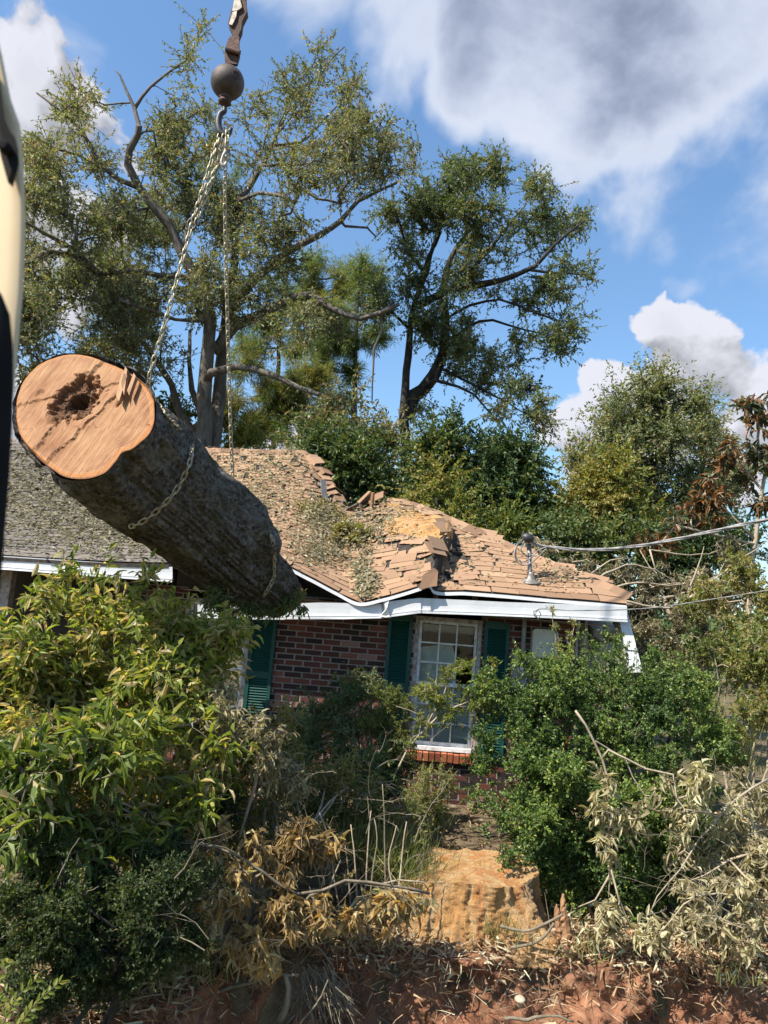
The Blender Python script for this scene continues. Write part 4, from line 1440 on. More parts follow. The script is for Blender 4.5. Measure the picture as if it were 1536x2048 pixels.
# ================================================================== HANGING LOG
def build_log():
    Y0 = 5.4
    outline = [(308, 800), (309, 838), (300, 866), (282, 884), (262, 899), (244, 905), (232, 922), (212, 944), (186, 955), (158, 958), (128, 953), (104, 938), (78, 918), (52, 890),
               (38, 862), (33, 830), (38, 794), (52, 762), (78, 735), (110, 719), (146, 712), (182, 716), (220, 728), (252, 742), (276, 756), (296, 775)]
    n0 = nrm(np.array([-.35, -.85, .39]))
    c0 = at(172, 836, Y0)

    def on_plane(px, py):
        d = ray(px, py)
        return CAM + d * (((c0 - CAM) @ n0) / (d @ n0))
    O = np.array([on_plane(x, y) for x, y in outline])
    O = smooth_line(np.vstack([O, O[:1]]), .012)[:-1]
    # resample to NS points by angle-free arc length
    NS = 192
    Lc = np.concatenate([[0], np.cumsum(np.linalg.norm(np.diff(np.vstack([O, O[:1]]), axis=0), axis=1))])
    Oc = np.vstack([O, O[:1]])
    q = np.linspace(0, Lc[-1], NS + 1)[:-1]
    O = np.stack([np.interp(q, Lc, Oc[:, k]) for k in range(3)], 1)
    cc = O.mean(0)
    root = thing('hanging_log', 'thick sawn tree trunk with hollow heart hanging from chains before the roof', 'log', cc)
    # body rings
    cent = [(172, 836, Y0, 0), (212, 874, 5.72, 126), (262, 918, 6.02, 119), (315, 966, 6.35, 113), (370, 1018, 6.7, 100), (428, 1076, 7.1, 88), (482, 1130, 7.5, 74), (535, 1172, 7.85, 55), (568, 1196, 8.05, 36), (578, 1212, 8.12, 12)]
    C = np.array([at(x, y, d) for x, y, d, r in cent]); Rr = np.array([r * d / FPX for x, y, d, r in cent])
    NR = 220
    tk = np.concatenate([[0], np.cumsum(np.linalg.norm(np.diff(C, axis=0), axis=1))])
    tt = np.linspace(0, tk[-1], NR)
    Cs = cr1(tk, C, tt); Rs = np.interp(tt, tk, Rr)
    ax = nrm(C[-2] - C[0])
    # ring 0 is the outline; express later rings as blend of the outline (scaled) and circles
    u = nrm(np.cross(ax, [0, 0, 1.0])); w = np.cross(u, ax)
    rel = O - cc
    a2 = rel @ u; b2 = rel @ w
    ang = np.unwrap(np.arctan2(b2, a2))
    r0 = np.hypot(a2, b2)
    G = np.zeros((NR, NS, 3))
    for i in range(NR):
        f = smoothstep(0, .55, tt[i])
        circ = Cs[i] + Rs[i] * (np.cos(ang)[:, None] * u + np.sin(ang)[:, None] * w)
        strt = O + (Cs[i] - Cs[0])
        G[i] = strt * (1 - f) + circ * f if f < 1 else circ
    # swelling on the upper right, ending in a stub, plus a groove beside it
    for (px, py, d, rad, amp) in ((505, 1040, 7.05, .26, .13), (535, 1082, 7.25, .16, .12), (470, 985, 6.85, .25, .07), (250, 1010, 5.9, .4, .03)):
        p = at(px, py, d); dd = np.linalg.norm(G - p, axis=2)
        G += nrm(G - Cs[:, None]) * (amp * np.exp(-(dd / rad) ** 2))[..., None]
    for (px, py, d, rad, amp) in ((425, 1000, 6.55, .13, .10), (455, 1040, 6.8, .13, .13), (495, 1100, 7.1, .13, .13), (395, 950, 6.4, .12, .06)):
        p = at(px, py, d); dd = np.linalg.norm(G - p, axis=2)
        G -= nrm(G - Cs[:, None]) * (amp * np.exp(-(dd / rad) ** 2))[..., None]
    nv = nrm(G - Cs[:, None])
    along = (tt[:, None] + 0 * ang[None]); circ_ = np.stack([np.cos(ang)[None] * 2.3 + 0 * along, np.sin(ang)[None] * 2.3 + 0 * along, along], -1)
    n1 = fbm(circ_ * np.array([3.4, 3.4, 2.6]), 5, gain=.6); n2 = fbm(circ_ * np.array([1, 1, 1.2]) + 7, 3)
    ridged = 1 - np.abs(fbm(circ_ * np.array([6.5, 6.5, 1.7]) + 20, 4, gain=.6))
    fade = smoothstep(0, .05, tt)[:, None]
    G += nv * ((n1 * .032 + n2 * .06 + (ridged - .75) * .085) * fade)[..., None]
    lip = vnoise(np.stack([np.cos(ang) * 9, np.sin(ang) * 9, 0 * ang], -1)) * .5 + .5
    for i in range(0, 4):
        G[i] += nrm(O - cc) * (.020 + .012 * lip[:, None]) + n0 * ((.004 + .022 * lip) * (1 - i / 4))[:, None]
    Gc = np.concatenate([G, G[:, :1]], 1)
    mb = MB(); mb.grid(Gc)
    mb.add(np.vstack([G[-1], Cs[-1:]]), [np.array([[j, (j + 1) % NS, NS] for j in range(NS)])])
    mb.build('bark', 'log_bark', root, smooth=True, label='dark furrowed bark with mossy patches')
    # cut face: polar grid about the hollow
    hole = on_plane(152, 800)
    m = 90
    t = (np.linspace(0, 1, m) ** .85)[:, None, None]
    P = hole[None, None] * (1 - t) + O[None] * t
    d = np.linalg.norm(P - hole, axis=2)
    uu = nrm(np.cross([0, 0, 1.0], n0)); vv = np.cross(n0, uu)
    # saw marks run up to the right: build face coordinates along and across them
    al = R(52)
    e1 = uu * math.cos(al) + vv * math.sin(al)
    if (ray(300, 760) - ray(200, 900)) @ e1 < 0: e1 = uu * math.cos(math.pi - al) + vv * math.sin(math.pi - al)
    dird = nrm(on_plane(300, 780) - on_plane(200, 920)); e1 = dird; e2 = np.cross(n0, e1)
    fu = (P - cc) @ e1; fv = (P - cc) @ e2
    nz = fbm(P * 9, 4); nz2 = fbm(P * 30 + 3, 4)
    re = .105 * (1 + .6 * nz + .3 * nz2)
    # the rot reaches further down-left
    rot = smoothstep(0, .45, np.clip(1.25 - d / (re * 1.7), 0, 1))
    core = np.clip(1.0 - d / (.105 * (1 + .7 * nz)), 0, 1)
    lowl = at(118, 850, Y0); dl = np.linalg.norm(P - on_plane(112, 838), axis=2)
    rot = np.maximum(rot, np.clip(1.0 - dl / (.09 * (1 + .8 * nz)), 0, 1) * .8)
    disp = -.40 * smoothstep(0, .6, core) - .05 * smoothstep(0, .8, rot) * (1 + .9 * nz2) - .006 * rot
    disp += .0015 * np.sin(fv * 95 + 3 * nz) * (1 - rot) + .009 * fbm(np.stack([fu * 1.3, fv * 11, 0 * fu], -1), 4) * (1 - rot)
    # steps left by the saw
    disp += .022 * smoothstep(-.006, .006, fv - .12 - .07 * nz) - .018 * smoothstep(-.005, .005, fu + .17 + .25 * fv + .06 * nz) + .016 * smoothstep(-.004, .004, fv + .16 + .05 * nz + .2 * fu) + .012 * smoothstep(-.004, .004, fu - .22 + .5 * fv + .05 * nz) + .010 * nz2 * np.clip(rot * 2, 0, 1)
    pk = np.linalg.norm(P - on_plane(84, 792), axis=2); disp -= .02 * np.exp(-(pk / .035) ** 4)
    cr = np.abs((P - on_plane(258, 770)) @ e2) ; disp -= .05 * np.exp(-(cr / .012) ** 2) * smoothstep(-.02, .03, (P - on_plane(245, 812)) @ e1)
    rim = t[..., 0]
    disp *= smoothstep(1.0, .965, rim)
    P2 = P + n0 * disp[..., None]
    tint = .64 + .25 * nz + .28 * fbm(P * 3 + 2, 3)
    left = np.clip((project(P.reshape(-1, 3))[:, 0].reshape(d.shape) - 35) / 90, 0, 1)
    tint = tint + .18 * (1 - left) * smoothstep(.5, 1, rim)
    tint = np.where(rim > .93, np.maximum(tint, .86 + .1 * (rim - .93) / .07), tint)
    tint = np.where(rim > .985, 1.0, tint)
    rr_ = np.clip(rot * 1.3, 0, 1)
    tint = tint * (1 - rr_) + (.17 + .22 * nz2) * rr_
    tint = np.clip(tint - smoothstep(0, .55, core) * 1.0, 0, 1)  # blackens the core of the hollow: recess shade put into the tint
    tint = tint - .25 * np.exp(-(cr / .012) ** 2) * smoothstep(-.02, .03, (P - on_plane(245, 812)) @ e1)
    Pc = np.concatenate([P2, P2[:, :1]], 1); tc_ = np.concatenate([tint, tint[:, :1]], 1)
    uvw = np.stack([fu, fv, 0 * fu], -1); uvc = np.concatenate([uvw, uvw[:, :1]], 1)
    mb = MB(); mb.grid(Pc, np.clip(tc_, 0, 1), flip=True)
    o = mb.build('cut_face', 'sawn_wood', root, smooth=False, label='fresh orange sawn end with a rotten hollow heart')
    a = o.data.attributes.new('face_uv', 'FLOAT_VECTOR', 'POINT'); a.data.foreach_set('vector', np.ascontiguousarray(uvc.reshape(-1, 3), np.float32).ravel())
    # splinters
    for pts in ([(250, 775), (258, 742), (262, 748), (256, 800)], [(240, 800), (252, 752), (262, 760), (246, 812)], [(262, 790), (275, 755), (279, 762), (266, 800)]):
        q = np.array([on_plane(x, y) + n0 * .02 for x, y in pts]); mb = MB(); mb.prism(q, n0 * .03, .9)
        s = mb.build('splinter', 'timber', root)
    # stub of a broken limb near the far end
    p = at(548, 1098, 7.2); mb = MB()
    mb.tube(np.array([at(500, 1040, 7.3), at(528, 1072, 7.2), at(545, 1092, 7.1), at(552, 1104, 7.08)]), [.10, .12, .10, .05], 14, lump=.05); mb.build('limb_stub', 'log_bark', root, smooth=True)
    return root, G


LOG, LOGG = build_log()


# ================================================================== RIGGING
def link_mesh():
    n, k, L, Wd, r = 14, 6, .034, .0150, .0062
    path = []
    for i in range(n):
        a = 2 * math.pi * i / n
        x = math.cos(a) * Wd; y = math.sin(a) * Wd + (L - Wd) * (1 if math.sin(a) > .05 else -1 if math.sin(a) < -.05 else 0)
        path.append((x, y, 0))
    path = np.array(path); T = nrm(np.roll(path, -1, 0) - np.roll(path, 1, 0))
    N = np.stack([T[:, 1], -T[:, 0], 0 * T[:, 0]], 1)
    a = np.arange(k) * 2 * math.pi / k
    V = path[:, None] + r * (np.cos(a)[None, :, None] * N[:, None] + np.sin(a)[None, :, None] * np.array([0, 0, 1.0]))
    i = np.arange(n)[:, None]; j = np.arange(k)[None]
    Q = np.stack([i * k + j, i * k + (j + 1) % k, ((i + 1) % n) * k + (j + 1) % k, ((i + 1) % n) * k + j], -1).reshape(-1, 4)
    me = to_mesh('chain_link', V.reshape(-1, 3), [Q], np.full(n * k, .5), True)
    me.materials.append(MAT['chain_zinc'])
    return me


LINK = link_mesh()


def chain(root, line, size=1.0, sag=0.0):
    L = np.asarray(line, float)
    s = np.concatenate([[0], np.cumsum(np.linalg.norm(np.diff(L, axis=0), axis=1))])
    pitch = .0535 * size
    n = int(s[-1] / pitch)
    up0 = np.array([.3, -.8, .2])
    for i in range(n):
        f = lambda q: np.array([np.interp(q, s, L[:, k]) for k in range(3)])
        c = f((i + .5) * pitch); t = nrm(f(min((i + .9) * pitch, s[-1])) - f((i + .1) * pitch))
        x = nrm(np.cross(t, up0)); z = np.cross(x, t)
        a = (i % 2) * math.pi / 2 + .5 + random.gauss(0, .12)
        x, z = x * math.cos(a) + z * math.sin(a), z * math.cos(a) - x * math.sin(a)
        piece('chain_link', LINK, root, mat4(x * size, t * size, z * size, c))


def rigging():
    YH = 5.9
    hk = at(444, 262, YH)
    # the ball
    bc = at(455, 165, YH); rb = 36.5 * YH / FPX
    root = thing('crane_hook_block', 'rusty crane ball with wedge socket above and dark hook below', 'crane hook', bc)
    axd = nrm(at(470, 60, YH) - at(445, 235, YH))
    mb = MB()
    th = np.linspace(.08, math.pi - .08, 40)
    mb.lathe([(-math.cos(a) * rb, math.sin(a) * rb) for a in th], bc, axd, 48)
    ball = mb.build('ball', 'ball_iron', root, smooth=True)
    side = nrm(at(474, 148, YH - .12) - bc)
    mb = MB(); mb.lathe([(rb * .975, .034), (rb * 1.01, .034), (rb * 1.01, .024), (rb * .985, .024)], bc, side, 20); mb.build('plug_ring', 'rusty_iron', ball)
    e = lambda f: bc + axd * f
    # swivel below
    mb = MB(); mb.lathe([(-rb * .93, .052), (-rb * 1.12, .056), (-rb * 1.18, .05), (-rb * 1.32, .054), (-rb * 1.42, .044)], bc, axd, 20); mb.build('swivel', 'rusty_iron', root, smooth=False)
    # hook
    pts = [(449, 214), (449, 222), (441, 228), (437, 240), (437, 254), (442, 266), (451, 270), (459, 264), (463, 256)]
    rr = [.020, .022, .026, .028, .030, .030, .028, .022, .014]
    L = smooth_line([np.append(at(x, y, YH), r) for (x, y), r in zip(pts, rr)], .01)
    mb = MB(); mb.tube(L[:, :3], L[:, 3], 12); mb.build('hook', 'dark_steel', root, smooth=True)
    mb = MB(); q = np.array([at(447, 240, YH - .01), at(452, 242, YH - .01), at(464, 258, YH - .01), at(459, 261, YH - .01)]); mb.prism(q, (0, .015, 0)); mb.build('latch', 'rusty_iron', root)
    # upper connection: rusty clevis, then wedge socket
    mb = MB()
    for pts, y0, dy in (([(452, 126), (450, 104), (455, 84), (460, 72), (478, 72), (478, 96), (479, 110), (474, 128)], YH - .04, .03), ([(450, 126), (449, 104), (456, 78), (475, 76), (478, 110), (472, 127)], YH + .02, .03)):
        mb.prism(np.array([at(x, y, y0) for x, y in pts]), (0, dy, 0))
    mb.build('clevis', 'rusty_iron', root)
    mb = MB(); A, B = at(452, 98, YH - .06), at(480, 106, YH - .06); mb.tube(np.array([A, (A + B) / 2, B]), .022, 10); mb.build('clevis_pin', 'rusty_iron', root)
    for pts, m, nm in (([(466, 72), (462, 60), (456, 46), (462, 22), (470, 0), (474, -30), (490, -30), (491, 0), (494, 22), (484, 42), (482, 58), (476, 72)], 'rusty_iron', 'wedge_socket'),):
        mb = MB(); mb.prism(np.array([at(x, y, YH - .035) for x, y in pts]), (0, .07, 0)); mb.build(nm, m, root)
    mb = MB(); mb.prism(np.array([at(x, y, YH - .05) for x, y in [(458, 48), (465, 24), (474, 20), (472, 34), (464, 50)]]), (0, .014, 0)); mb.build('wedge', 'light_steel', root)
    mb = MB(); mb.prism(np.array([at(x, y, YH - .052) for x, y in [(464, 22), (470, -10), (478, -10), (484, 14), (476, 20)]]), (0, .014, 0)); mb.build('wedge_plate', 'light_steel', root)
    for x0, x1 in ((478, 497), (484, 503)):
        mb = MB(); mb.tube(smooth_line([at(x0, 30, YH), at(x0 + 3, -60, YH), at(x1 + 30, -500, YH)], .2), .012, 8); mb.build('wire_rope', 'cable', root, smooth=True)
    # sling one: two strands to the ring, one on to the log and round it
    c1 = thing('lifting_chain', 'slanting lifting chain from the hook round the near end of the log', 'chain', hk, 'lifting chains on the log')
    ring = at(384, 448, 5.92)
    chain(c1, smooth_line([at(440, 268, YH), at(424, 320, YH - .03), ring], .1), 1.0)
    chain(c1, smooth_line([at(448, 270, YH - .03), at(433, 330, YH + .02), ring + [.03, 0, 0]], .1), 1.0)
    mb = MB(); pr = []
    for a in np.linspace(0, 2 * math.pi, 15)[:-1]: pr.append(ring + np.array([math.cos(a) * .035, 0, math.sin(a) * .05]))
    mb.tube(np.array(pr + pr[:1]), .010, 8, cap=False); mb.build('ring', 'dark_steel', c1, smooth=True)
    # find log surface points for the wrap
    def on_log(px, py):
        P = LOGG.reshape(-1, 3); q = project(P)
        d = np.hypot(q[:, 0] - px, q[:, 1] - py) + np.where(d_front(P), 0, 1e6) + (q[:, 2] - q[:, 2].min()) * 4
        i = int(np.argmin(d)); return P[i] + nrm(CAM - P[i]) * .045
    def d_front(P): return np.ones(len(P), bool)
    wrap = [ring, at(340, 612, 5.9), at(300, 745, 6.0)]
    chain(c1, smooth_line(wrap, .1), 1.08)
    over = [at(300, 745, 6.0), at(299, 790, 6.05)]
    w2 = [on_log(x, y) for x, y in ((352, 852), (378, 878), (383, 905), (376, 935), (360, 968), (338, 1000), (310, 1026), (280, 1046), (258, 1054))]
    top = on_log(330, 828)
    chain(c1, smooth_line([at(300, 745, 6.0), at(296, 780, 6.05), top], .1), 1.08)
    chain(c1, smooth_line([top] + w2, .04), 1.12)
    # sling two
    c2 = thing('lifting_chain', 'vertical lifting chain from the hook to the far end of the log', 'chain', hk, 'lifting chains on the log')
    chain(c2, smooth_line([at(452, 272, YH + .02), at(450, 420, 6.2), at(455, 640, 6.6), at(461, 850, 6.95), at(466, 972, 7.15)], .1), 1.0)
    w3 = [on_log(x, y) for x, y in ((541, 1072), (547, 1100), (549, 1130), (546, 1155), (536, 1180), (524, 1196))]
    chain(c2, smooth_line(w3, .04), 1.0)
    # grab hook and the loose end beside the main hook
    mb = MB(); L = smooth_line([np.append(at(x, y, YH - .06), r) for x, y, r in ((452, 300, .009), (446, 312, .012), (443, 326, .014), (448, 332, .013), (453, 324, .01))], .01)
    mb.tube(L[:, :3], L[:, 3], 8); mb.build('grab_hook', 'light_steel', c2, smooth=True)
    chain(c2, smooth_line([at(455, 262, YH - .04), at(453, 300, YH - .06)], .05), .95)


rigging()


# ================================================================== STUMP
def stump():
    base = atz(945, 1895, 0.0)
    Ys = base[1] + .35
    root = thing('stump', 'broad low tree stump covered in orange sawdust in front of the hedge', 'stump', (base[0], Ys, 0))
    cx = base[0] - .02
    NS, NR = 160, 70
    a = np.linspace(0, 2 * math.pi, NS + 1)
    t = np.linspace(0, 1, NR)
    A, Tt = np.meshgrid(a, t)
    # radius: wide flare at the bottom, narrower above; a buttress to the left and to the right front
    def bump(ac, w): return np.exp(-((np.angle(np.exp(1j * (A - ac)))) / w) ** 2)
    r = .52 + .16 * (1 - Tt) ** 1.8 + (bump(R(200), .4) * .34 + bump(R(322), .30) * .26 + bump(R(255), .3) * .08 + bump(R(280), .2) * -.05 + bump(R(228), .22) * -.10) * (1 - Tt) ** 1.1
    r *= 1 + .03 * np.sin(A * 5 + 1) + .02 * np.sin(A * 9 + 2)
    topz = .47 + .05 * np.cos(A - R(85)) + .03 * np.sin(3 * A) - .10 * bump(R(175), .5)
    P = np.stack([cx + np.cos(A) * r * 1.02, Ys + np.sin(A) * r * .72, topz * Tt ** .85 - .06 * (1 - Tt)], -1)
    n1 = fbm(P * np.array([8, 8, 1.6]), 5, gain=.6); n2 = fbm(P * 26 + 2, 3)
    dirn = np.stack([np.cos(A), np.sin(A), 0 * A], -1)
    P += dirn * (n1 * .11 + n2 * .022)[..., None]
    P[..., 2] += n2 * .01
    P[:, -1] = P[:, 0]
    right = np.clip(bump(R(330), .4) * 1.4 * (Tt > .1) + .5 * (n1 > .2) * 1.0, 0, 1)
    grey = np.clip(np.abs(fbm(P * np.array([5, 5, 1.2]) + 11, 3)) * 2 - .55, 0, .7)
    grey = np.maximum(grey * .6, .7 * bump(R(338), .28))
    mb = MB(); mb.grid(P, grey)
    mb.build('side', 'sawdust', root, smooth=True)
    # top
    m = 30
    s = np.linspace(0, 1, m)[:, None, None]
    ctr = P[-1].mean(0)
    Q = ctr * (1 - s) + P[-1][None] * s
    Q[..., 2] += .035 * fbm(Q * 6, 4) * (1 - s[..., 0] ** 6) + .02 * (1 - s[..., 0] ** 2)
    mb = MB(); mb.grid(Q, np.clip(.0 + .4 * fbm(Q * 5, 3), 0, 1)); mb.build('top', 'sawdust', root, smooth=True)
    # splintered stake at the right
    q = [(1112, 1902), (1110, 1860), (1112, 1812), (1119, 1812), (1121, 1790), (1130, 1788), (1136, 1830), (1140, 1880), (1150, 1918), (1130, 1916)]
    yy = base[1] + .12
    mb = MB()
    for pts, r in (([(1140, 1915), (1132, 1870), (1127, 1820), (1126, 1788)], (.045, .04, .028, .008)), ([(1122, 1910), (1118, 1860), (1114, 1825), (1113, 1808)], (.03, .026, .02, .004)), ([(1146, 1915), (1142, 1880), (1138, 1850), (1137, 1832)], (.022, .02, .014, .003))):
        L = smooth_line([np.append(at(x, y, yy), q) for (x, y), q in zip(pts, r)], .02); mb.tube(L[:, :3], L[:, 3], 7, lump=.16)
    mb.build('wood_splinter', 'timber', None, label='upright splintered wood stake at the right of the stump', cat='wood splinter')
    # sticks lying against it
    for pts, r, nm in (([(1000, 1852, 0), (1050, 1862, -.02), (1085, 1850, -.05), (1126, 1829, -.1)], .012, 'long grey stick leaning on the stump by the stake'),
                       ([(1022, 1895, -.1), (1062, 1888, -.12), (1090, 1872, -.12), (1108, 1846, -.12)], .011, 'crooked forked stick lying on the stump root')):
        mb = MB(); L = smooth_line([at(x, y, yy - .25 + d) for x, y, d in pts], .03); mb.tube(L, np.linspace(r, r * .8, len(L)), 7, lump=.06)
        mb.build('stick', 'twig', None, smooth=True, label=nm, cat='stick', group='sticks on the stump')
    return root


STUMP = stump()


# ================================================================== CAB FRAME (where the picture was taken from)
def cab():
    Yc = .62
    root = thing('cab_frame', 'blurred beige cab pillar with black mirror bracket at the left edge', 'vehicle cab', at(-60, 1200, Yc))
    E = [(-14, 40), (4, 110), (22, 200), (40, 250), (47, 330), (51, 430), (49, 520), (46, 590), (41, 640), (36, 700), (26, 800), (8, 1000), (-18, 1250), (-40, 1600), (-60, 2100)]
    L = smooth_line([at(x, y, Yc) for x, y in E], .02)
    rows = []
    for k in range(7):
        a = k / 6 * math.pi * .55
        rows.append(L + np.array([-.09 * (1 - math.cos(a)), -.014 * math.sin(a) + .03 * (1 - math.cos(a)), 0]))
    rows = [L + np.array([-.045, .05, 0])] + rows + [L + np.array([-.20, .06, 0])]
    mb = MB(); mb.grid(np.stack(rows, 1)); mb.build('pillar', 'beige_paint', root, smooth=True)
    # black door seal below
    E = [(-60, 500), (-18, 560), (4, 590), (20, 630), (26, 690), (27, 760), (25, 850), (19, 950), (11, 1050), (3, 1150), (-6, 1240), (-24, 1400), (-54, 1700)]
    L = smooth_line([at(x, y, Yc - .07) for x, y in E], .02)
    mb = MB(); mb.grid(np.stack([L + [-.014, .02, 0], L, L + [-.004, -.006, 0], L + [-.03, -.02, 0], L + [-.16, -.03, 0]], 1)); mb.build('door_seal', 'black_rubber', root, smooth=True)
    # mirror bracket
    E = [(-40, 60), (-4, 130), (4, 190), (10, 240), (20, 262), (30, 275), (37, 300), (38, 330), (32, 350), (22, 340), (8, 290), (-4, 240), (-40, 200)]
    mb = MB(); mb.prism(np.array([at(x, y, Yc - .03) for x, y in E]), (-.012, .02, 0)); mb.build('mirror_bracket', 'black_rubber', root)
    mb = MB(); mb.lathe([(-.004, .004), (0, .005), (.006, .005), (.008, .003)], at(14, 300, Yc - .032), (0, -1, 0), 12); mb.build('bracket_bolt', 'black_rubber', root)


cab()


# ================================================================== TREES
def L3(pts, Y, dY=0.0):
    """photo polyline to world at depth Y, drifting by dY"""
    n = len(pts)
    return [at(p[0], p[1], (p[2] if len(p) > 2 else Y + dY * i / max(1, n - 1))) for i, p in enumerate(pts)]


def to_ground(px, py, Y):
    p = at(px, py, Y); return np.array([p[0], p[1], -.1])


def big_oak():
    Y = 18.0
    base = to_ground(418, 900, Y)
    limbs = [
        ([base + [-.25, 0, 0]] + L3([(405, 900), (406, 800), (414, 720), (420, 640), (402, 570), (366, 510), (340, 450), (310, 415), (280, 376), (256, 332), (258, 300), (274, 270), (278, 252)], Y, -1.5), 0.295, 0.072),
        ([base + [.45, .3, 0]] + L3([(428, 890), (438, 800), (446, 700), (452, 640), (464, 560), (472, 470), (482, 400), (500, 370), (522, 330), (546, 288), (566, 240), (574, 195), (574, 170), (556, 142)], Y + .4, 1), 0.295, 0.022),
        (L3([(432, 700), (470, 652), (520, 630), (580, 597), (620, 590), (665, 620), (720, 636), (762, 626), (800, 606)], Y, -1.5), 0.144, 0.043),
        (L3([(456, 630), (500, 570), (560, 515), (600, 490), (640, 470), (682, 442), (716, 404), (760, 380), (800, 362)], Y, 1.5), 0.122, 0.036),
        (L3([(690, 452), (735, 456), (752, 472), (764, 462)], Y + 1, 0), 0.036, 0.014),
        (L3([(424, 745), (470, 734), (510, 738), (560, 757), (600, 776), (640, 790), (700, 812)], Y - .5, -1), 0.094, 0.029),
        (L3([(762, 628), (764, 660), (748, 700), (745, 770), (744, 800)], Y - 1.2, 0), 0.036, 0.014),
        (L3([(404, 880), (366, 838), (342, 770), (322, 735), (290, 690), (240, 650)], Y + .8, 1), 0.122, 0.043),
        (L3([(408, 840), (386, 780), (378, 720), (380, 660)], Y + .8, 1), 0.094, 0.036),
        (L3([(400, 566), (360, 552), (320, 550), (270, 540), (195, 545), (150, 512), (100, 505), (55, 528)], Y - .3, -2), 0.072, 0.036),
        (L3([(195, 545), (150, 500), (100, 474), (50, 444), (0, 420)], Y - 1.5, -1), 0.058, 0.029),
        (L3([(280, 376), (240, 360), (200, 330), (165, 262), (125, 226), (75, 186)], Y - 1, -1), 0.065, 0.022),
        (L3([(278, 252), (268, 215), (252, 178), (240, 150), (232, 142)], Y - 1.2, 0), 0.058, 0.014),
        (L3([(268, 218), (300, 172), (340, 142), (375, 118), (392, 84), (400, 60)], Y - 1.2, .5), 0.043, 0.011),
        (L3([(275, 270), (292, 262), (300, 240)], Y - 1.2, 0), 0.029, 0.009), (L3([(262, 205), (236, 205), (212, 210)], Y - 1.2, 0), 0.022, 0.007),
        (L3([(574, 198), (600, 176), (640, 152), (660, 122), (690, 90)], Y + 1, .5), 0.050, 0.014),
        (L3([(545, 290), (600, 285), (640, 250), (690, 190), (722, 150)], Y + 1, 1), 0.050, 0.014),
        (L3([(482, 400), (520, 384), (560, 392), (590, 405)], Y - .2, -1), 0.050, 0.014),
        (L3([(560, 330), (640, 330), (700, 335), (730, 325)], Y + .6, 1), 0.043, 0.014),
        (L3([(640, 320), (660, 280), (690, 240), (740, 220)], Y + 1, 1), 0.036, 0.011),
        (L3([(366, 510), (376, 440), (365, 380), (350, 330)], Y + .2, 1), 0.065, 0.022),
        (L3([(420, 640), (350, 640), (300, 620), (240, 600)], Y - .4, -1.5), 0.058, 0.022)]
    bl = [(70, 290, 55), (120, 235, 45), (180, 222, 50), (200, 275, 65), (110, 335, 75), (55, 400, 45), (105, 420, 50), (150, 470, 45, .6), (215, 380, 75), (240, 450, 85), (300, 335, 65), (335, 292, 60),
          (372, 272, 55), (400, 330, 75), (402, 225, 38), (390, 85, 30, .7), (372, 130, 26, .5), (370, 190, 22, .4), (280, 520, 95), (200, 580, 95), (100, 600, 80), (60, 665, 60), (180, 680, 90), (300, 650, 95), (360, 600, 75),
          (420, 470, 85), (440, 400, 70), (500, 450, 70), (482, 540, 90), (545, 520, 70), (425, 560, 70), (520, 250, 45), (530, 310, 50), (515, 190, 38), (600, 170, 42), (648, 130, 42), (682, 100, 32, .8), (640, 215, 55),
          (702, 190, 42), (722, 240, 52), (680, 290, 52), (620, 305, 50), (742, 300, 52), (800, 290, 45), (832, 285, 26, .8), (780, 335, 42), (702, 350, 42), (640, 362, 42), (588, 385, 42), (560, 435, 50),
          (90, 730, 60), (200, 735, 60), (255, 770, 65), (325, 720, 55), (600, 645, 48, .7), (680, 655, 48, .7), (640, 605, 38, .6), (560, 640, 45, .6), (700, 410, 36, .5), (750, 395, 30, .5), (350, 420, 60), (20, 480, 60), (20, 600, 80), (-60, 400, 120), (-80, 620, 140)]
    blobs = [(b[0], b[1], b[2], Y + 1.2 * math.sin(b[0] * .013 + b[1] * .007) - (1.0 if b[0] < 250 else 0), 2.0, b[3] if len(b) > 3 else 1.0) for b in bl]
    T = blob_points(lumpy(blobs, 4, 1.0, .4, .8), 1800, .35)
    plant('live_oak', 'huge spreading oak with broken crown and pale trunks behind the hanging log', 'tree', base, limbs, T, 5, 16, .62, .095, .45, LEAF4, 'oak_leaf', 'oak_bark', tip=.008,
          group=None, step=.35, brown=.09, rmax=.055, lump=.08, jit=.22, twigs=True)


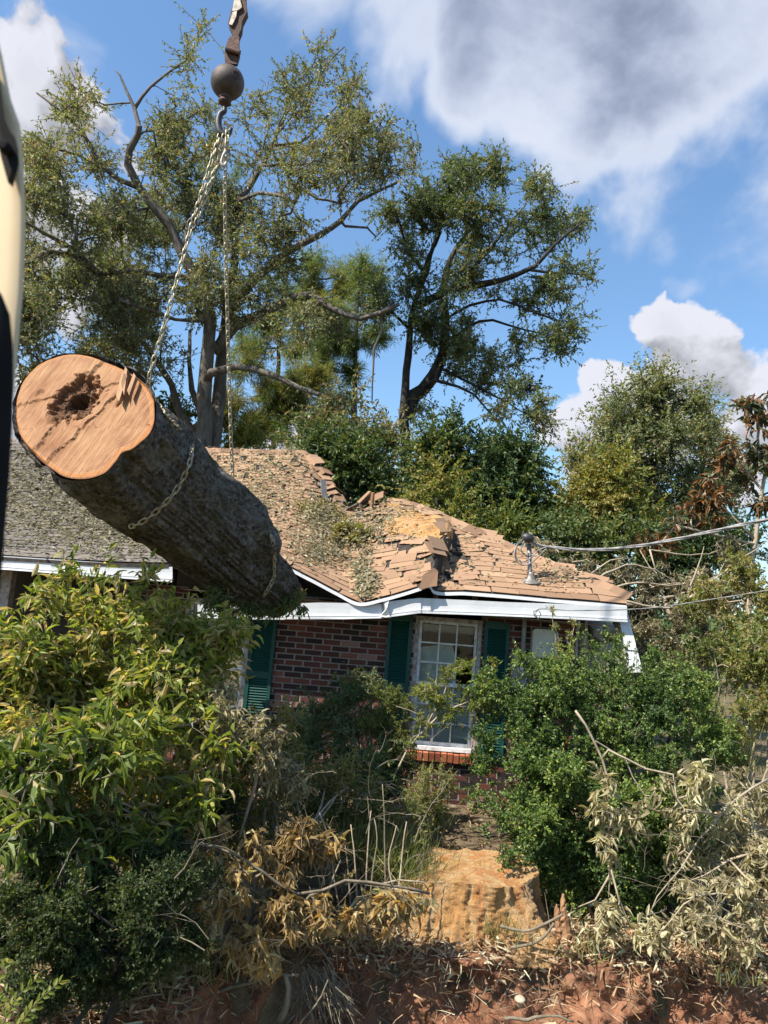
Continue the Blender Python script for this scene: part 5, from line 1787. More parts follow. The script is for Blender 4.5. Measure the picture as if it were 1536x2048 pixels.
def second_oak():
    Y = 20.0
    base = to_ground(812, 985, Y)
    limbs = [
        ([base] + L3([(812, 960), (812, 903), (809, 850), (809, 794), (816, 713), (822, 642), (838, 577), (853, 540), (870, 480), (880, 430), (874, 380)], Y, .5), 0.246, 0.036),
        (L3([(812, 830), (828, 790), (847, 778), (869, 751), (888, 702), (890, 631), (884, 590), (900, 520), (930, 470), (950, 400)], Y + .3, 1), 0.197, 0.029),
        (L3([(838, 610), (863, 598), (907, 577), (972, 566), (1027, 552), (1070, 533), (1108, 490), (1140, 465), (1168, 440)], Y, -1.5), 0.115, 0.022),
        (L3([(1060, 540), (1100, 545), (1163, 547), (1190, 548)], Y - 1, 0), 0.043, 0.011),
        (L3([(890, 590), (934, 550), (972, 506), (1005, 468), (1048, 413)], Y + .3, .5), 0.086, 0.022),
        (L3([(836, 577), (858, 511), (880, 467), (874, 413)], Y, 0), 0.058, 0.022),
        (L3([(852, 548), (815, 500), (800, 450), (790, 420)], Y, -.5), 0.058, 0.014),
        (L3([(869, 760), (918, 775), (950, 789), (978, 822), (1005, 854)], Y - .2, -1), 0.058, 0.014),
        (L3([(880, 735), (934, 762), (983, 789), (1040, 820), (1070, 840)], Y, -.8), 0.050, 0.014),
        (L3([(888, 700), (935, 655), (985, 640), (1050, 660), (1110, 668)], Y, .8), 0.058, 0.014),
        (L3([(890, 640), (940, 610), (1000, 600), (1060, 620), (1120, 640)], Y, -1), 0.050, 0.014),
        (L3([(820, 660), (790, 630), (760, 600)], Y, .5), 0.050, 0.022),
        (L3([(818, 950), (840, 930), (869, 925), (918, 941), (983, 985)], Y - .5, -1), 0.072, 0.014)]
    bl = [(900, 352, 50), (960, 362, 55), (862, 392, 52), (806, 420, 45), (830, 480, 60), (900, 450, 70), (980, 430, 62), (1040, 400, 52), (1090, 420, 50), (1132, 440, 42), (1162, 440, 22), (1080, 480, 48),
          (1150, 530, 34), (1180, 545, 18), (1110, 590, 44), (1140, 640, 40), (1062, 622, 48, .8), (1000, 600, 46, .6), (930, 560, 52), (860, 560, 52), (800, 540, 48), (792, 620, 48), (850, 652, 48), (920, 682, 50), (980, 690, 42),
          (1040, 690, 40), (1110, 670, 36), (1160, 670, 20), (952, 740, 50), (1010, 762, 42), (1060, 800, 40), (1082, 842, 26), (1020, 830, 32), (905, 742, 32), (782, 480, 34), (762, 600, 40), (840, 820, 26, .5), (1000, 520, 40, .7), (940, 500, 45)]
    blobs = [(b[0], b[1], b[2], Y + 1.0 * math.sin(b[0] * .02 + b[1] * .011), 1.6, b[3] if len(b) > 3 else 1.0) for b in bl]
    T = blob_points(lumpy(blobs, 4, 1.0, .4, .8), 860, .35)
    plant('oak_tree', 'dark slender oak with wide fan crown behind the crushed roof', 'tree', base, limbs, T, 5, 15, .55, .098, .46, LEAF4, 'oak2_leaf', 'dark_bark', tip=.007, step=.35, brown=.04, rmax=.05, lump=.08, jit=.18, twigs=True)


def pine(label, base_px, trunk, blobs, Y, n, seed_tint=0., leafm='pine_leaf', name='pine_tree', group='pines behind the roof', K=6, M=34, leaf=.26, lw=.075, bark='pine_bark', tl=.55, r0=.16, cat='pine tree', brown=.03):
    base = to_ground(base_px[0], base_px[1], Y)
    T = blob_points(lumpy([(b[0], b[1], b[2], Y, b[2] / FPX * Y * 1.0, b[3] if len(b) > 3 else 1.) for b in blobs], 5, 1.05), n, .4)
    plant(name, label, cat, base, [([base] + L3(trunk, Y), r0, .05)], T, K, M, tl, leaf, lw, LEAF4, leafm, bark, tip=.010, group=group, step=.5, bias=seed_tint, brown=brown, rmax=.08, jit=.12, up=-.1)


def background_trees():
    pine('tall pine with tufted crown right of the big oak', (545, 930), [(545, 900), (556, 760), (560, 640), (575, 540)], [(640, 560, 46), (690, 568, 42), (590, 600, 36), (560, 560, 30), (640, 640, 50), (590, 680, 40), (540, 640, 34), (500, 700, 34), (470, 660, 30)], 27, 170, .1)
    pine('pine with straight thin trunk between the two oaks', (706, 930), [(706, 900), (709, 790), (712, 700), (716, 560)], [(740, 560, 38), (720, 600, 40), (690, 640, 46), (740, 680, 36), (660, 690, 44), (700, 720, 36), (640, 730, 36)], 25, 150, -.05)
    pine('low yellow-green pine left of the slender oak trunk', (600, 950), [(600, 900), (596, 820), (590, 740)], [(520, 770, 46), (480, 800, 40), (600, 760, 46), (620, 810, 50), (560, 850, 50), (540, 810, 40), (500, 850, 40), (660, 850, 40), (480, 740, 30)], 23, 170, .25)
    pine('tall dim pine behind the big oak crown', (250, 900), [(250, 880), (245, 600), (240, 420)], [(240, 420, 80), (300, 480, 80), (180, 520, 80), (260, 600, 90), (360, 420, 70), (420, 300, 60), (450, 380, 60)], 30, 150, 0.)
    # broadleaf trees closer in
    def tree(label, base, trunk, blobs, Y, n, mat, leaf=.10, lw=.5, M=24, bias=0., brown=.03, bark='dark_bark', name='tree', r0=.10, tl=.75, K=5, group=None):
        pine(label, base, trunk, blobs, Y, n, bias + .06, mat, name, group, K, M, leaf, lw, bark, tl, r0, 'tree', brown)
    tree('dark shrubby tree with rusty leaves between the oak trunks', (720, 960), [(720, 950), (715, 880), (705, 830)], [(690, 850, 44), (735, 860, 40), (660, 880, 44), (720, 910, 50), (770, 900, 40), (640, 920, 40), (700, 800, 30, .6), (760, 960, 44)], 16.5, 190, 'oak_leaf', .11, .4, 22, -.12, .3)
    tree('dense dark evergreen tree behind the right hip of the roof', (960, 1060), [(960, 1050), (950, 980), (945, 920)], [(895, 905, 44), (950, 900, 46), (1000, 922, 46), (1040, 960, 42), (1058, 1010, 34), (960, 980, 56), (900, 965, 50), (1005, 1030, 48), (930, 1045, 44), (870, 930, 34), (1050, 1050, 30)], 15.0, 330, 'dark_leaf', .10, .5, 26)
    tree('bright yellow-green young tree just behind the roof ridge', (870, 1040), [(870, 1030), (872, 1000), (875, 975)], [(870, 985, 34), (850, 1000, 26), (905, 1010, 30), (930, 1050, 26), (1000, 1070, 30)], 13.6, 70, 'olive_leaf', .085, .5, 22, .2)
    tree('shadowed evergreen tree filling the gap above the trough', (690, 1010), [(690, 1000), (700, 960)], [(660, 935, 40), (700, 960, 44), (760, 985, 40), (810, 990, 36), (740, 930, 40), (640, 900, 34), (840, 1000, 30)], 14.8, 170, 'dark_leaf', .10, .5, 24, -.1)
    tree('low olive bushy tree left of the big oak trunks', (300, 890), [(300, 880), (300, 830)], [(290, 850, 50), (340, 860, 44), (240, 860, 50), (360, 820, 34), (460, 870, 40), (480, 890, 36), (380, 885, 36)], 20, 130, 'olive_leaf', .11, .5, 22, -.05)
    # right-hand group
    tree('tall rounded evergreen tree with torn top at the right', (1290, 1120), [(1290, 1100), (1300, 980), (1315, 880), (1330, 790)],
         [(1226, 790, 26), (1228, 830, 22, .7), (1300, 782, 44), (1335, 765, 32), (1290, 840, 54), (1350, 845, 54), (1385, 800, 28), (1232, 872, 50), (1170, 905, 42), (1142, 935, 26), (1290, 925, 76), (1380, 900, 60), (1430, 930, 50), (1322, 1010, 76), (1400, 1000, 56), (1450, 985, 44), (1180, 960, 40), (1260, 1010, 50), (1240, 960, 60)], 17.5, 620, 'oak_leaf', .095, .5, 18, .0, .07, r0=.2)
    tree('yellowish vine-draped tree below the torn evergreen', (1180, 1110), [(1180, 1100), (1185, 1040), (1190, 960)],
         [(1200, 965, 60), (1165, 1010, 48), (1230, 1050, 56), (1130, 1040, 28), (1170, 1060, 44), (1280, 1060, 46), (1215, 1000, 50)], 15.5, 270, 'olive_leaf', .10, .5, 26, .18)
    tree('slim grey-green tree beside the torn evergreen', (1410, 1080), [(1410, 1060), (1405, 940), (1400, 820)], [(1402, 815, 24), (1415, 850, 28), (1400, 880, 26), (1445, 900, 34), (1460, 950, 34)], 18.5, 90, 'oak_leaf', .09, .4, 22, .2)
    tree('dark low thicket tree under the service cable', (1180, 1130), [(1180, 1120), (1185, 1100)], [(1130, 1075, 28), (1180, 1095, 36), (1250, 1110, 40), (1320, 1100, 46), (1100, 1095, 20), (1400, 1090, 50), (1480, 1070, 50), (1350, 1150, 50)], 13.5, 190, 'dark_leaf', .09, .5, 24, -.05)
    # magnolia with rust-brown leaves at the right edge
    Y = 11.0
    base = to_ground(1500, 1200, Y)
    bl = [(1498, 808, 16), (1524, 838, 18), (1498, 850, 14), (1528, 800, 12), (1508, 900, 18), (1524, 922, 22), (1462, 895, 16), (1444, 925, 18), (1420, 958, 22), (1404, 1000, 24), (1355, 1045, 22), (1442, 990, 14), (1530, 1010, 18), (1385, 1040, 20), (1430, 1040, 16), (1488, 960, 14), (1330, 1090, 20), (1300, 1085, 16)]
    T = blob_points([(x, y, r, Y, .35) for x, y, r in bl], 150, .4)
    plant('magnolia_tree', 'pale-stemmed magnolia with rust-brown leaves at the right edge', 'tree', base,
          [([base] + L3([(1500, 1180), (1512, 1080), (1522, 1000), (1526, 950), (1518, 880), (1526, 800)], Y), .07, .015), (L3([(1524, 980), (1490, 940), (1460, 905)], Y), .02, .008),
           (L3([(1510, 1080), (1450, 1020), (1410, 990)], Y), .025, .008), (L3([(1512, 1090), (1430, 1070), (1350, 1050)], Y, -.3), .022, .008)], T, 2, 6, .12, .155, .42, LEAF6, 'magnolia_leaf', 'pale_twig', tip=.005, step=.25, bias=.05, spread=.3, brown=.1, rmax=.03)


def far_woods():
    mb = MB(); n = 26000
    X = RNG.uniform(-60, 60, n); Y = RNG.uniform(42, 60, n)
    H = 3.5 + 3.0 * fbm(np.stack([X * .12, 0 * X, 0 * X], -1), 3)
    Z = RNG.random(n) ** .6 * H
    pos = np.stack([X, Y, Z], 1)
    add_leaves(mb, LEAF4, pos, rand_dir(n), rand_dir(n, .8), RNG.uniform(.4, .8, n), RNG.uniform(.3, .5, n), np.clip(.35 + .6 * fbm(pos * .3, 3) + RNG.normal(0, .15, n), 0, .95))
    # solid undergrowth behind so that the wood closes at its foot
    mb.build('far_woods', 'dark_leaf', None, kind='stuff', label='distant dark belt of woodland behind the house')


big_oak()
second_oak()
background_trees()
far_woods()


# ================================================================== SHRUBS AND FOREGROUND
def shrub(name, label, base, blobs, n, K, M, tl, leaf, lw, tmpl, leafm, woodm, stems=5, tip=.003, parts=0, group=None, cat='shrub', r0=.02, spread=.22, bias=0., brown=.03, step=.2, droop=-.2, twigs=True, limbs=None, shell=.5, up=.2, freq=1.2, rmax=.02, jit=.12, ragged=1.1):
    if ragged > 0: blobs = lumpy(blobs, 6, ragged)
    elif ragged < 0: blobs = [tuple(b[:5]) + (.45 * (b[5] if len(b) > 5 else 1.),) for b in blobs] + lumpy(blobs, 6, 1.05, .28, .55)
    T = blob_points(blobs, n, shell)
    base = np.array(base, float)
    if limbs is None:
        limbs = []
        idx = RNG.choice(len(T), stems, replace=False)
        for i in idx:
            b = base + np.append(RNG.normal(0, .12, 2), 0); b[2] = -.05
            m = (b + T[i]) / 2 + np.array([0, 0, .15]) + RNG.normal(0, .08, 3)
            limbs.append(([b, m, T[i]], r0, .006))
        first = limbs[0]
    T = T[T[:, 2] > .03]
    return plant(name, label, cat, base, limbs, T, K, M, tl, leaf, lw, tmpl, leafm, woodm, tip=tip, group=group, step=step, bias=bias, spread=spread, brown=brown, droop=droop, twigs=twigs, rmax=rmax,
                 parts=parts, crown='foliage', trunk='stem', up=up, freq=freq, jit=jit)


def foreground():
    # laurel thicket on the left (two plants: the lit one in front of the porch, a shaded one lower left)
    bl = [(135, 1140, 20, 6.0, .25, .35), (185, 1150, 22, 6.0, .3, .3), (235, 1120, 12, 6.0, .25, .35), (290, 1170, 16, 6.0, .2, .4), (90, 1220, 34, 5.9, .3, .6), (170, 1225, 40, 5.9, .4, .5), (265, 1235, 36, 6.0, .4, .6), (340, 1235, 30, 6.2, .3, .7),
          (60, 1310, 66, 5.8, .5), (200, 1325, 76, 5.9, .5), (330, 1315, 64, 6.1, .5), (415, 1300, 46, 6.2, .35), (450, 1320, 26, 6.3, .25), (60, 1420, 80, 5.7, .5), (200, 1420, 88, 5.8, .5), (335, 1405, 80, 6.0, .5),
          (420, 1395, 56, 6.2, .4), (455, 1255, 18, 6.7, .2, .4), (-60, 1380, 80, 5.8, .4)]
    shrub('laurel_shrub', 'big yellow-green laurel shrub below the left porch eave', to_ground(200, 1560, 6.0), bl, 800, 3, 8, .23, .098, .42, LEAF6, 'laurel_leaf', 'green_twig', stems=9, tip=.0035, parts=300, spread=.28, bias=.14, brown=.16, droop=-.1)
    bl = [(70, 1540, 84, 4.9, .4), (200, 1530, 88, 5.0, .45), (330, 1500, 80, 5.4, .45), (430, 1480, 56, 5.7, .4), (60, 1640, 74, 4.7, .35), (180, 1640, 60, 4.9, .3), (420, 1560, 50, 5.6, .4), (320, 1590, 50, 5.3, .35), (90, 1690, 60, 4.6, .3), (260, 1660, 60, 5.0, .3), (380, 1640, 50, 5.4, .3)]
    shrub('laurel_shrub', 'shaded grey-green laurel with pale leaves low at the left', to_ground(150, 1640, 5.3), bl, 300, 3, 6, .20, .120, .36, LEAF6, 'laurel_leaf', 'twig', stems=5, tip=.0035, parts=220, bias=.04, brown=.08)
    # off-white dying laurel twigs to the right of it
    bl = [(420, 1430, 40, 5.7, .3), (480, 1470, 36, 5.8, .3), (400, 1470, 44, 5.6, .3), (440, 1400, 26, 5.7, .25), (520, 1510, 40, 5.9, .3), (560, 1540, 40, 6.0, .3)]
    shrub('wilted_shrub', 'pale drying shrub between the laurel and the brick wall', to_ground(470, 1620, 5.8), bl, 190, 3, 8, .15, .065, .36, LEAF6, 'wilt_leaf', 'pale_twig', stems=6, tip=.003, parts=120, droop=-.5, bias=-.05)
    # fine-leaved dark mass lower left
    bl = [(100, 1780, 100, 4.5, .3), (230, 1770, 90, 4.7, .35), (350, 1740, 60, 5.0, .35), (60, 1850, 100, 4.3, .25), (200, 1840, 100, 4.4, .25), (320, 1790, 80, 4.7, .3), (190, 1930, 70, 4.3, .15), (340, 1880, 60, 4.6, .2), (60, 1950, 70, 4.2, .15), (280, 1920, 60, 4.4, .15), (420, 1640, 50, 5.6, .3)]
    shrub('evergreen_shrub', 'dark fine-leaved evergreen shrub filling the shaded lower left', to_ground(220, 1880, 4.7), bl, 1000, 5, 17, .12, .025, .5, LEAF4, 'vine_leaf', 'dark_bark', stems=8, tip=.002, spread=.18, bias=-.05, freq=2)
    # plants along the wall
    bl = [(640, 1430, 54, 8.2, .35), (690, 1390, 40, 8.3, .3), (720, 1430, 50, 8.2, .3), (650, 1500, 70, 7.9, .4), (740, 1500, 60, 7.9, .4), (700, 1560, 70, 7.5, .4), (600, 1550, 60, 7.4, .4), (780, 1560, 44, 7.5, .3), (600, 1480, 40, 7.8, .3), (670, 1350, 14, 8.3, .15, .6), (610, 1380, 14, 8.2, .15, .5), (750, 1365, 18, 8.3, .15, .6)]
    shrub('evergreen_shrub', 'dark glossy evergreen shrub against the brick wall left of the window', to_ground(680, 1640, 7.9), bl, 480, 4, 13, .14, .042, .45, LEAF4, 'dark_leaf', 'twig', stems=8, tip=.003, bias=.05, freq=2)
    bl = [(770, 1400, 36, 8.0, .2), (790, 1450, 36, 8.0, .2), (740, 1450, 24, 8.0, .2), (800, 1500, 26, 7.9, .2), (810, 1420, 20, 8.0, .2)]
    shrub('fern_shrub', 'bright feathery green shrub below the left window shutter', to_ground(780, 1640, 8.0), bl, 150, 5, 16, .12, .026, .4, LEAF4, 'olive_leaf', 'green_twig', stems=5, tip=.002, bias=.1)
    # sapling before the window
    Y = 7.6
    b = to_ground(760, 1640, Y)
    T = blob_points([(850, 1385, 26, Y, .2), (900, 1350, 24, Y, .2), (925, 1330, 18, Y, .15), (880, 1400, 30, Y, .2), (940, 1400, 34, Y, .2), (980, 1405, 22, Y, .15), (965, 1372, 18, Y, .15), (850, 1440, 22, Y, .2), (905, 1430, 20, Y, .2), (990, 1330, 8, Y, .1), (870, 1360, 14, Y, .1), (830, 1480, 18, Y, .2)], 120, .4)
    plant('sapling', 'thin sapling with yellow-green leaves leaning across the window', 'sapling', b, [([b] + L3([(775, 1575), (800, 1530), (832, 1478), (880, 1430), (940, 1402)], Y), .016, .006), (L3([(838, 1470), (845, 1430), (820, 1418), (795, 1415)], Y), .006, .003), (L3([(850, 1455), (880, 1400), (900, 1360)], Y), .007, .003)],
          T, 2, 6, .10, .058, .42, LEAF6, 'fresh_leaf', 'pale_twig', tip=.0022, step=.12, brown=.05, twigs=True, parts=150, crown='foliage', trunk='stem', rmax=.01)
    # olive tangle in the middle
    bl = [(560, 1600, 60, 6.9, .3), (640, 1640, 60, 6.7, .3), (720, 1640, 50, 6.8, .3), (800, 1620, 50, 7.0, .3), (860, 1570, 40, 7.3, .3), (900, 1600, 40, 7.3, .25), (780, 1700, 40, 6.5, .2), (820, 1680, 36, 6.7, .2), (520, 1650, 50, 6.5, .3)]
    shrub('tangled_shrub', 'tangled olive-green undergrowth shrub in front of the wall', to_ground(700, 1720, 6.8), bl, 330, 4, 12, .14, .04, .32, LEAF4, 'olive_leaf', 'twig', stems=10, tip=.0025, bias=.0, brown=.15)
    # boxwood hedge on the right
    bl = [(1040, 1400, 70, 7.5, .5), (1130, 1360, 70, 7.6, .5), (1220, 1365, 80, 7.6, .5), (1320, 1370, 80, 7.6, .5), (1400, 1425, 70, 7.5, .5), (1005, 1500, 64, 7.2, .5), (1100, 1480, 100, 7.3, .6), (1230, 1500, 110, 7.3, .6), (1350, 1500, 95, 7.3, .6), (1430, 1500, 50, 7.4, .4),
          (1010, 1615, 74, 7.0, .45), (1100, 1620, 105, 7.0, .6), (1240, 1640, 110, 7.0, .6), (1360, 1620, 85, 7.1, .5), (1050, 1725, 64, 6.8, .35), (1160, 1750, 90, 6.9, .4), (1290, 1750, 90, 6.9, .4), (1380, 1720, 64, 7.0, .4), (1050, 1330, 26, 7.6, .2, .7), (1185, 1300, 20, 7.7, .15, .6), (1290, 1315, 30, 7.7, .2, .7), (1110, 1300, 22, 7.7, .15, .6)]
    shrub('boxwood_bush', 'dense round boxwood bush in front of the right corner of the house', to_ground(1210, 1790, 7.2), bl, 2000, 5, 19, .13, .031, .55, LEAFB, 'box_leaf', 'dark_bark', stems=12, tip=.0022, spread=.26, bias=.10, freq=2.4, shell=.5, ragged=-1, brown=.04)
    # tall thin shoots above it
    Y = 7.8
    b = to_ground(1140, 1600, Y)
    T = blob_points([(1112, 1255, 8, Y, .06), (1106, 1225, 7, Y, .05), (1118, 1290, 10, Y, .08), (1140, 1270, 10, Y, .06), (1150, 1245, 8, Y, .05), (1130, 1310, 14, Y, .1), (1100, 1215, 4, Y, .04)], 46, .3)
    plant('shoot', 'slender leafy shoots rising above the boxwood before the fascia', 'sapling', b, [([b] + L3([(1130, 1420), (1112, 1300), (1104, 1215)], Y), .01, .003), (L3([(1128, 1400), (1138, 1300), (1150, 1240)], Y), .008, .003)], T, 3, 7, .05, .028, .45, LEAF4, 'olive_leaf', 'pale_twig', tip=.002, step=.1, twigs=True, crown='foliage', trunk='stem', rmax=.006)
    # right side bank of shrubs and brush
    bl = [(1480, 1150, 50, 9.2, .4), (1520, 1220, 60, 9.0, .4), (1440, 1200, 44, 9.2, .4), (1500, 1300, 60, 8.8, .4), (1400, 1260, 44, 9.2, .35), (1440, 1340, 60, 8.7, .4), (1530, 1400, 60, 8.4, .4), (1480, 1430, 50, 8.2, .4), (1600, 1300, 90, 8.8, .5)]
    shrub('olive_shrub', 'loose light olive shrub at the right edge below the cables', to_ground(1470, 1600, 8.8), bl, 420, 4, 12, .16, .06, .4, LEAF4, 'olive_leaf', 'pale_twig', stems=9, tip=.003, bias=.15, brown=.08)
    bl = [(1330, 1290, 40, 9.4, .3), (1290, 1250, 34, 9.6, .3), (1360, 1330, 40, 9.2, .3), (1300, 1320, 36, 9.3, .3), (1380, 1240, 36, 9.5, .3), (1420, 1300, 34, 9.2, .3)]
    shrub('dry_shrub', 'pale dry bush beside the leaning white post', to_ground(1340, 1560, 9.4), bl, 180, 4, 12, .14, .055, .36, LEAF4, 'wilt_leaf', 'pale_twig', stems=7, tip=.003, bias=-.2)


foreground()


def tangle():
    bl = [(560, 1500, 90, 6.9, .4), (470, 1560, 90, 6.2, .4), (640, 1580, 80, 6.9, .3), (400, 1450, 70, 6.2, .3), (560, 1650, 80, 6.3, .3), (720, 1600, 70, 7.0, .3), (330, 1600, 80, 5.4, .3), (200, 1650, 90, 5.0, .3), (470, 1700, 60, 5.8, .3), (620, 1720, 50, 6.1, .2), (860, 1600, 40, 7.2, .2), (120, 1500, 80, 5.3, .3)]
    shrub('bramble', 'loose tangle of thin twigs with mixed green and tan leaves across the middle', to_ground(520, 1720, 6.2), bl, 420, 3, 8, .18, .055, .36, LEAF6, 'olive_leaf', 'pale_twig', stems=22, tip=.0022, bias=.1, brown=.3, spread=.3, parts=200, ragged=1.2, jit=.3)


tangle()


def dry_stems():
    mb = MB()
    for i in range(170):
        if i < 110: px, py, Y = RNG.uniform(260, 860), RNG.uniform(1500, 1880), 0
        elif i < 140: px, py, Y = RNG.uniform(40, 420), RNG.uniform(1450, 1950), 0
        else: px, py, Y = RNG.uniform(1250, 1536), RNG.uniform(1480, 1850), 0
        Y = np.interp(py, [1450, 1650, 1900], [6.9, 6.0, 5.3]) + RNG.normal(0, .25) - (.7 if px < 420 else 0)
        a = at(px, py, Y); L = RNG.uniform(.15, .5)
        d = nrm(np.array([RNG.normal(.0, .8), RNG.normal(0, .4), abs(RNG.normal(.35, .6))])); s = RNG.normal(0, .35, 3); s[2] -= .3
        t = np.linspace(0, 1, 7)[:, None]
        P = a + d * L * t + s * L * t ** 2 + np.cumsum(RNG.normal(0, .008, (7, 3)), 0)
        P[:, 2] = np.maximum(P[:, 2], .02)
        r_ = RNG.uniform(.002, .0045)
        mb.tube(P, np.linspace(r_, .0012, 7), 4, cap=False)
        for j in (2, 3, 4):
            e = RNG.normal(0, .5, 3) + d; e[2] = abs(e[2]) * .5
            mb.tube(np.array([P[j], P[j] + e * L * .16, P[j] + e * L * .28 + RNG.normal(0, .02, 3)]), [r_ * .6, r_ * .45, .001], 3, cap=False)
    mb.build('dry_stems', 'twig', None, smooth=True, kind='stuff', label='tangle of thin dry vines and stems across the foreground')
    mb = MB(); ml = MB()
    for i in range(46):
        px = RNG.uniform(1010, 1440); top = np.interp(px, [1000, 1060, 1150, 1300, 1440], [1420, 1330, 1295, 1300, 1380]) - RNG.uniform(0, 45)
        a, b = at(px + RNG.normal(0, 8), top + 90, 7.6), at(px + RNG.normal(0, 14), top, 7.6 + RNG.normal(0, .2))
        t = np.linspace(0, 1, 6)[:, None]; P = a + (b - a) * t + np.cumsum(RNG.normal(0, .006, (6, 3)), 0); mb.tube(P, np.linspace(.004, .0015, 6), 4, cap=False)
        n = 34; k = RNG.random(n)[:, None]; q = a + (b - a) * k
        add_leaves(ml, LEAFB, q, nrm(RNG.normal(0, .7, (n, 3)) + nrm(b - a) * .7), rand_dir(n, .4), RNG.uniform(.02, .034, n), RNG.uniform(.011, .018, n), np.clip(RNG.normal(.75, .2, n), 0, 1))
    root = thing('boxwood_shoots', 'upright light green shoots sprouting from the top of the boxwood bush', 'shoots', at(1210, 1400, 7.6))
    mb.build('stem', 'green_twig', root, smooth=True); ml.build('foliage', 'box_leaf', root, kind='stuff')


dry_stems()


# ---- cut and broken branches ------------------------------------------------
def dead_branch(name, label, main, Tb, n, K, M, tl, leaf, lw, leafm, woodm, r0=.007, parts=300, group=None, bias=0., droop=-.9, cat='branch', tip=.0025, spread=.22, up=-.1, rmax=.01):
    limbs = [(L3(m[0], m[1], m[2] if len(m) > 2 else 0), r0 * (m[3] if len(m) > 3 else 1), .004) for m in main]
    T = blob_points(Tb, n, .4)
    return plant(name, label, cat, limbs[0][0][0], limbs, T, K, M, tl, leaf, lw, LEAFC, leafm, woodm, tip=tip, group=group, step=.12, bias=bias, spread=spread, brown=.0, droop=droop, twigs=True, rmax=rmax, parts=parts,
                 crown='foliage', trunk='stem', up=up, freq=2.0)


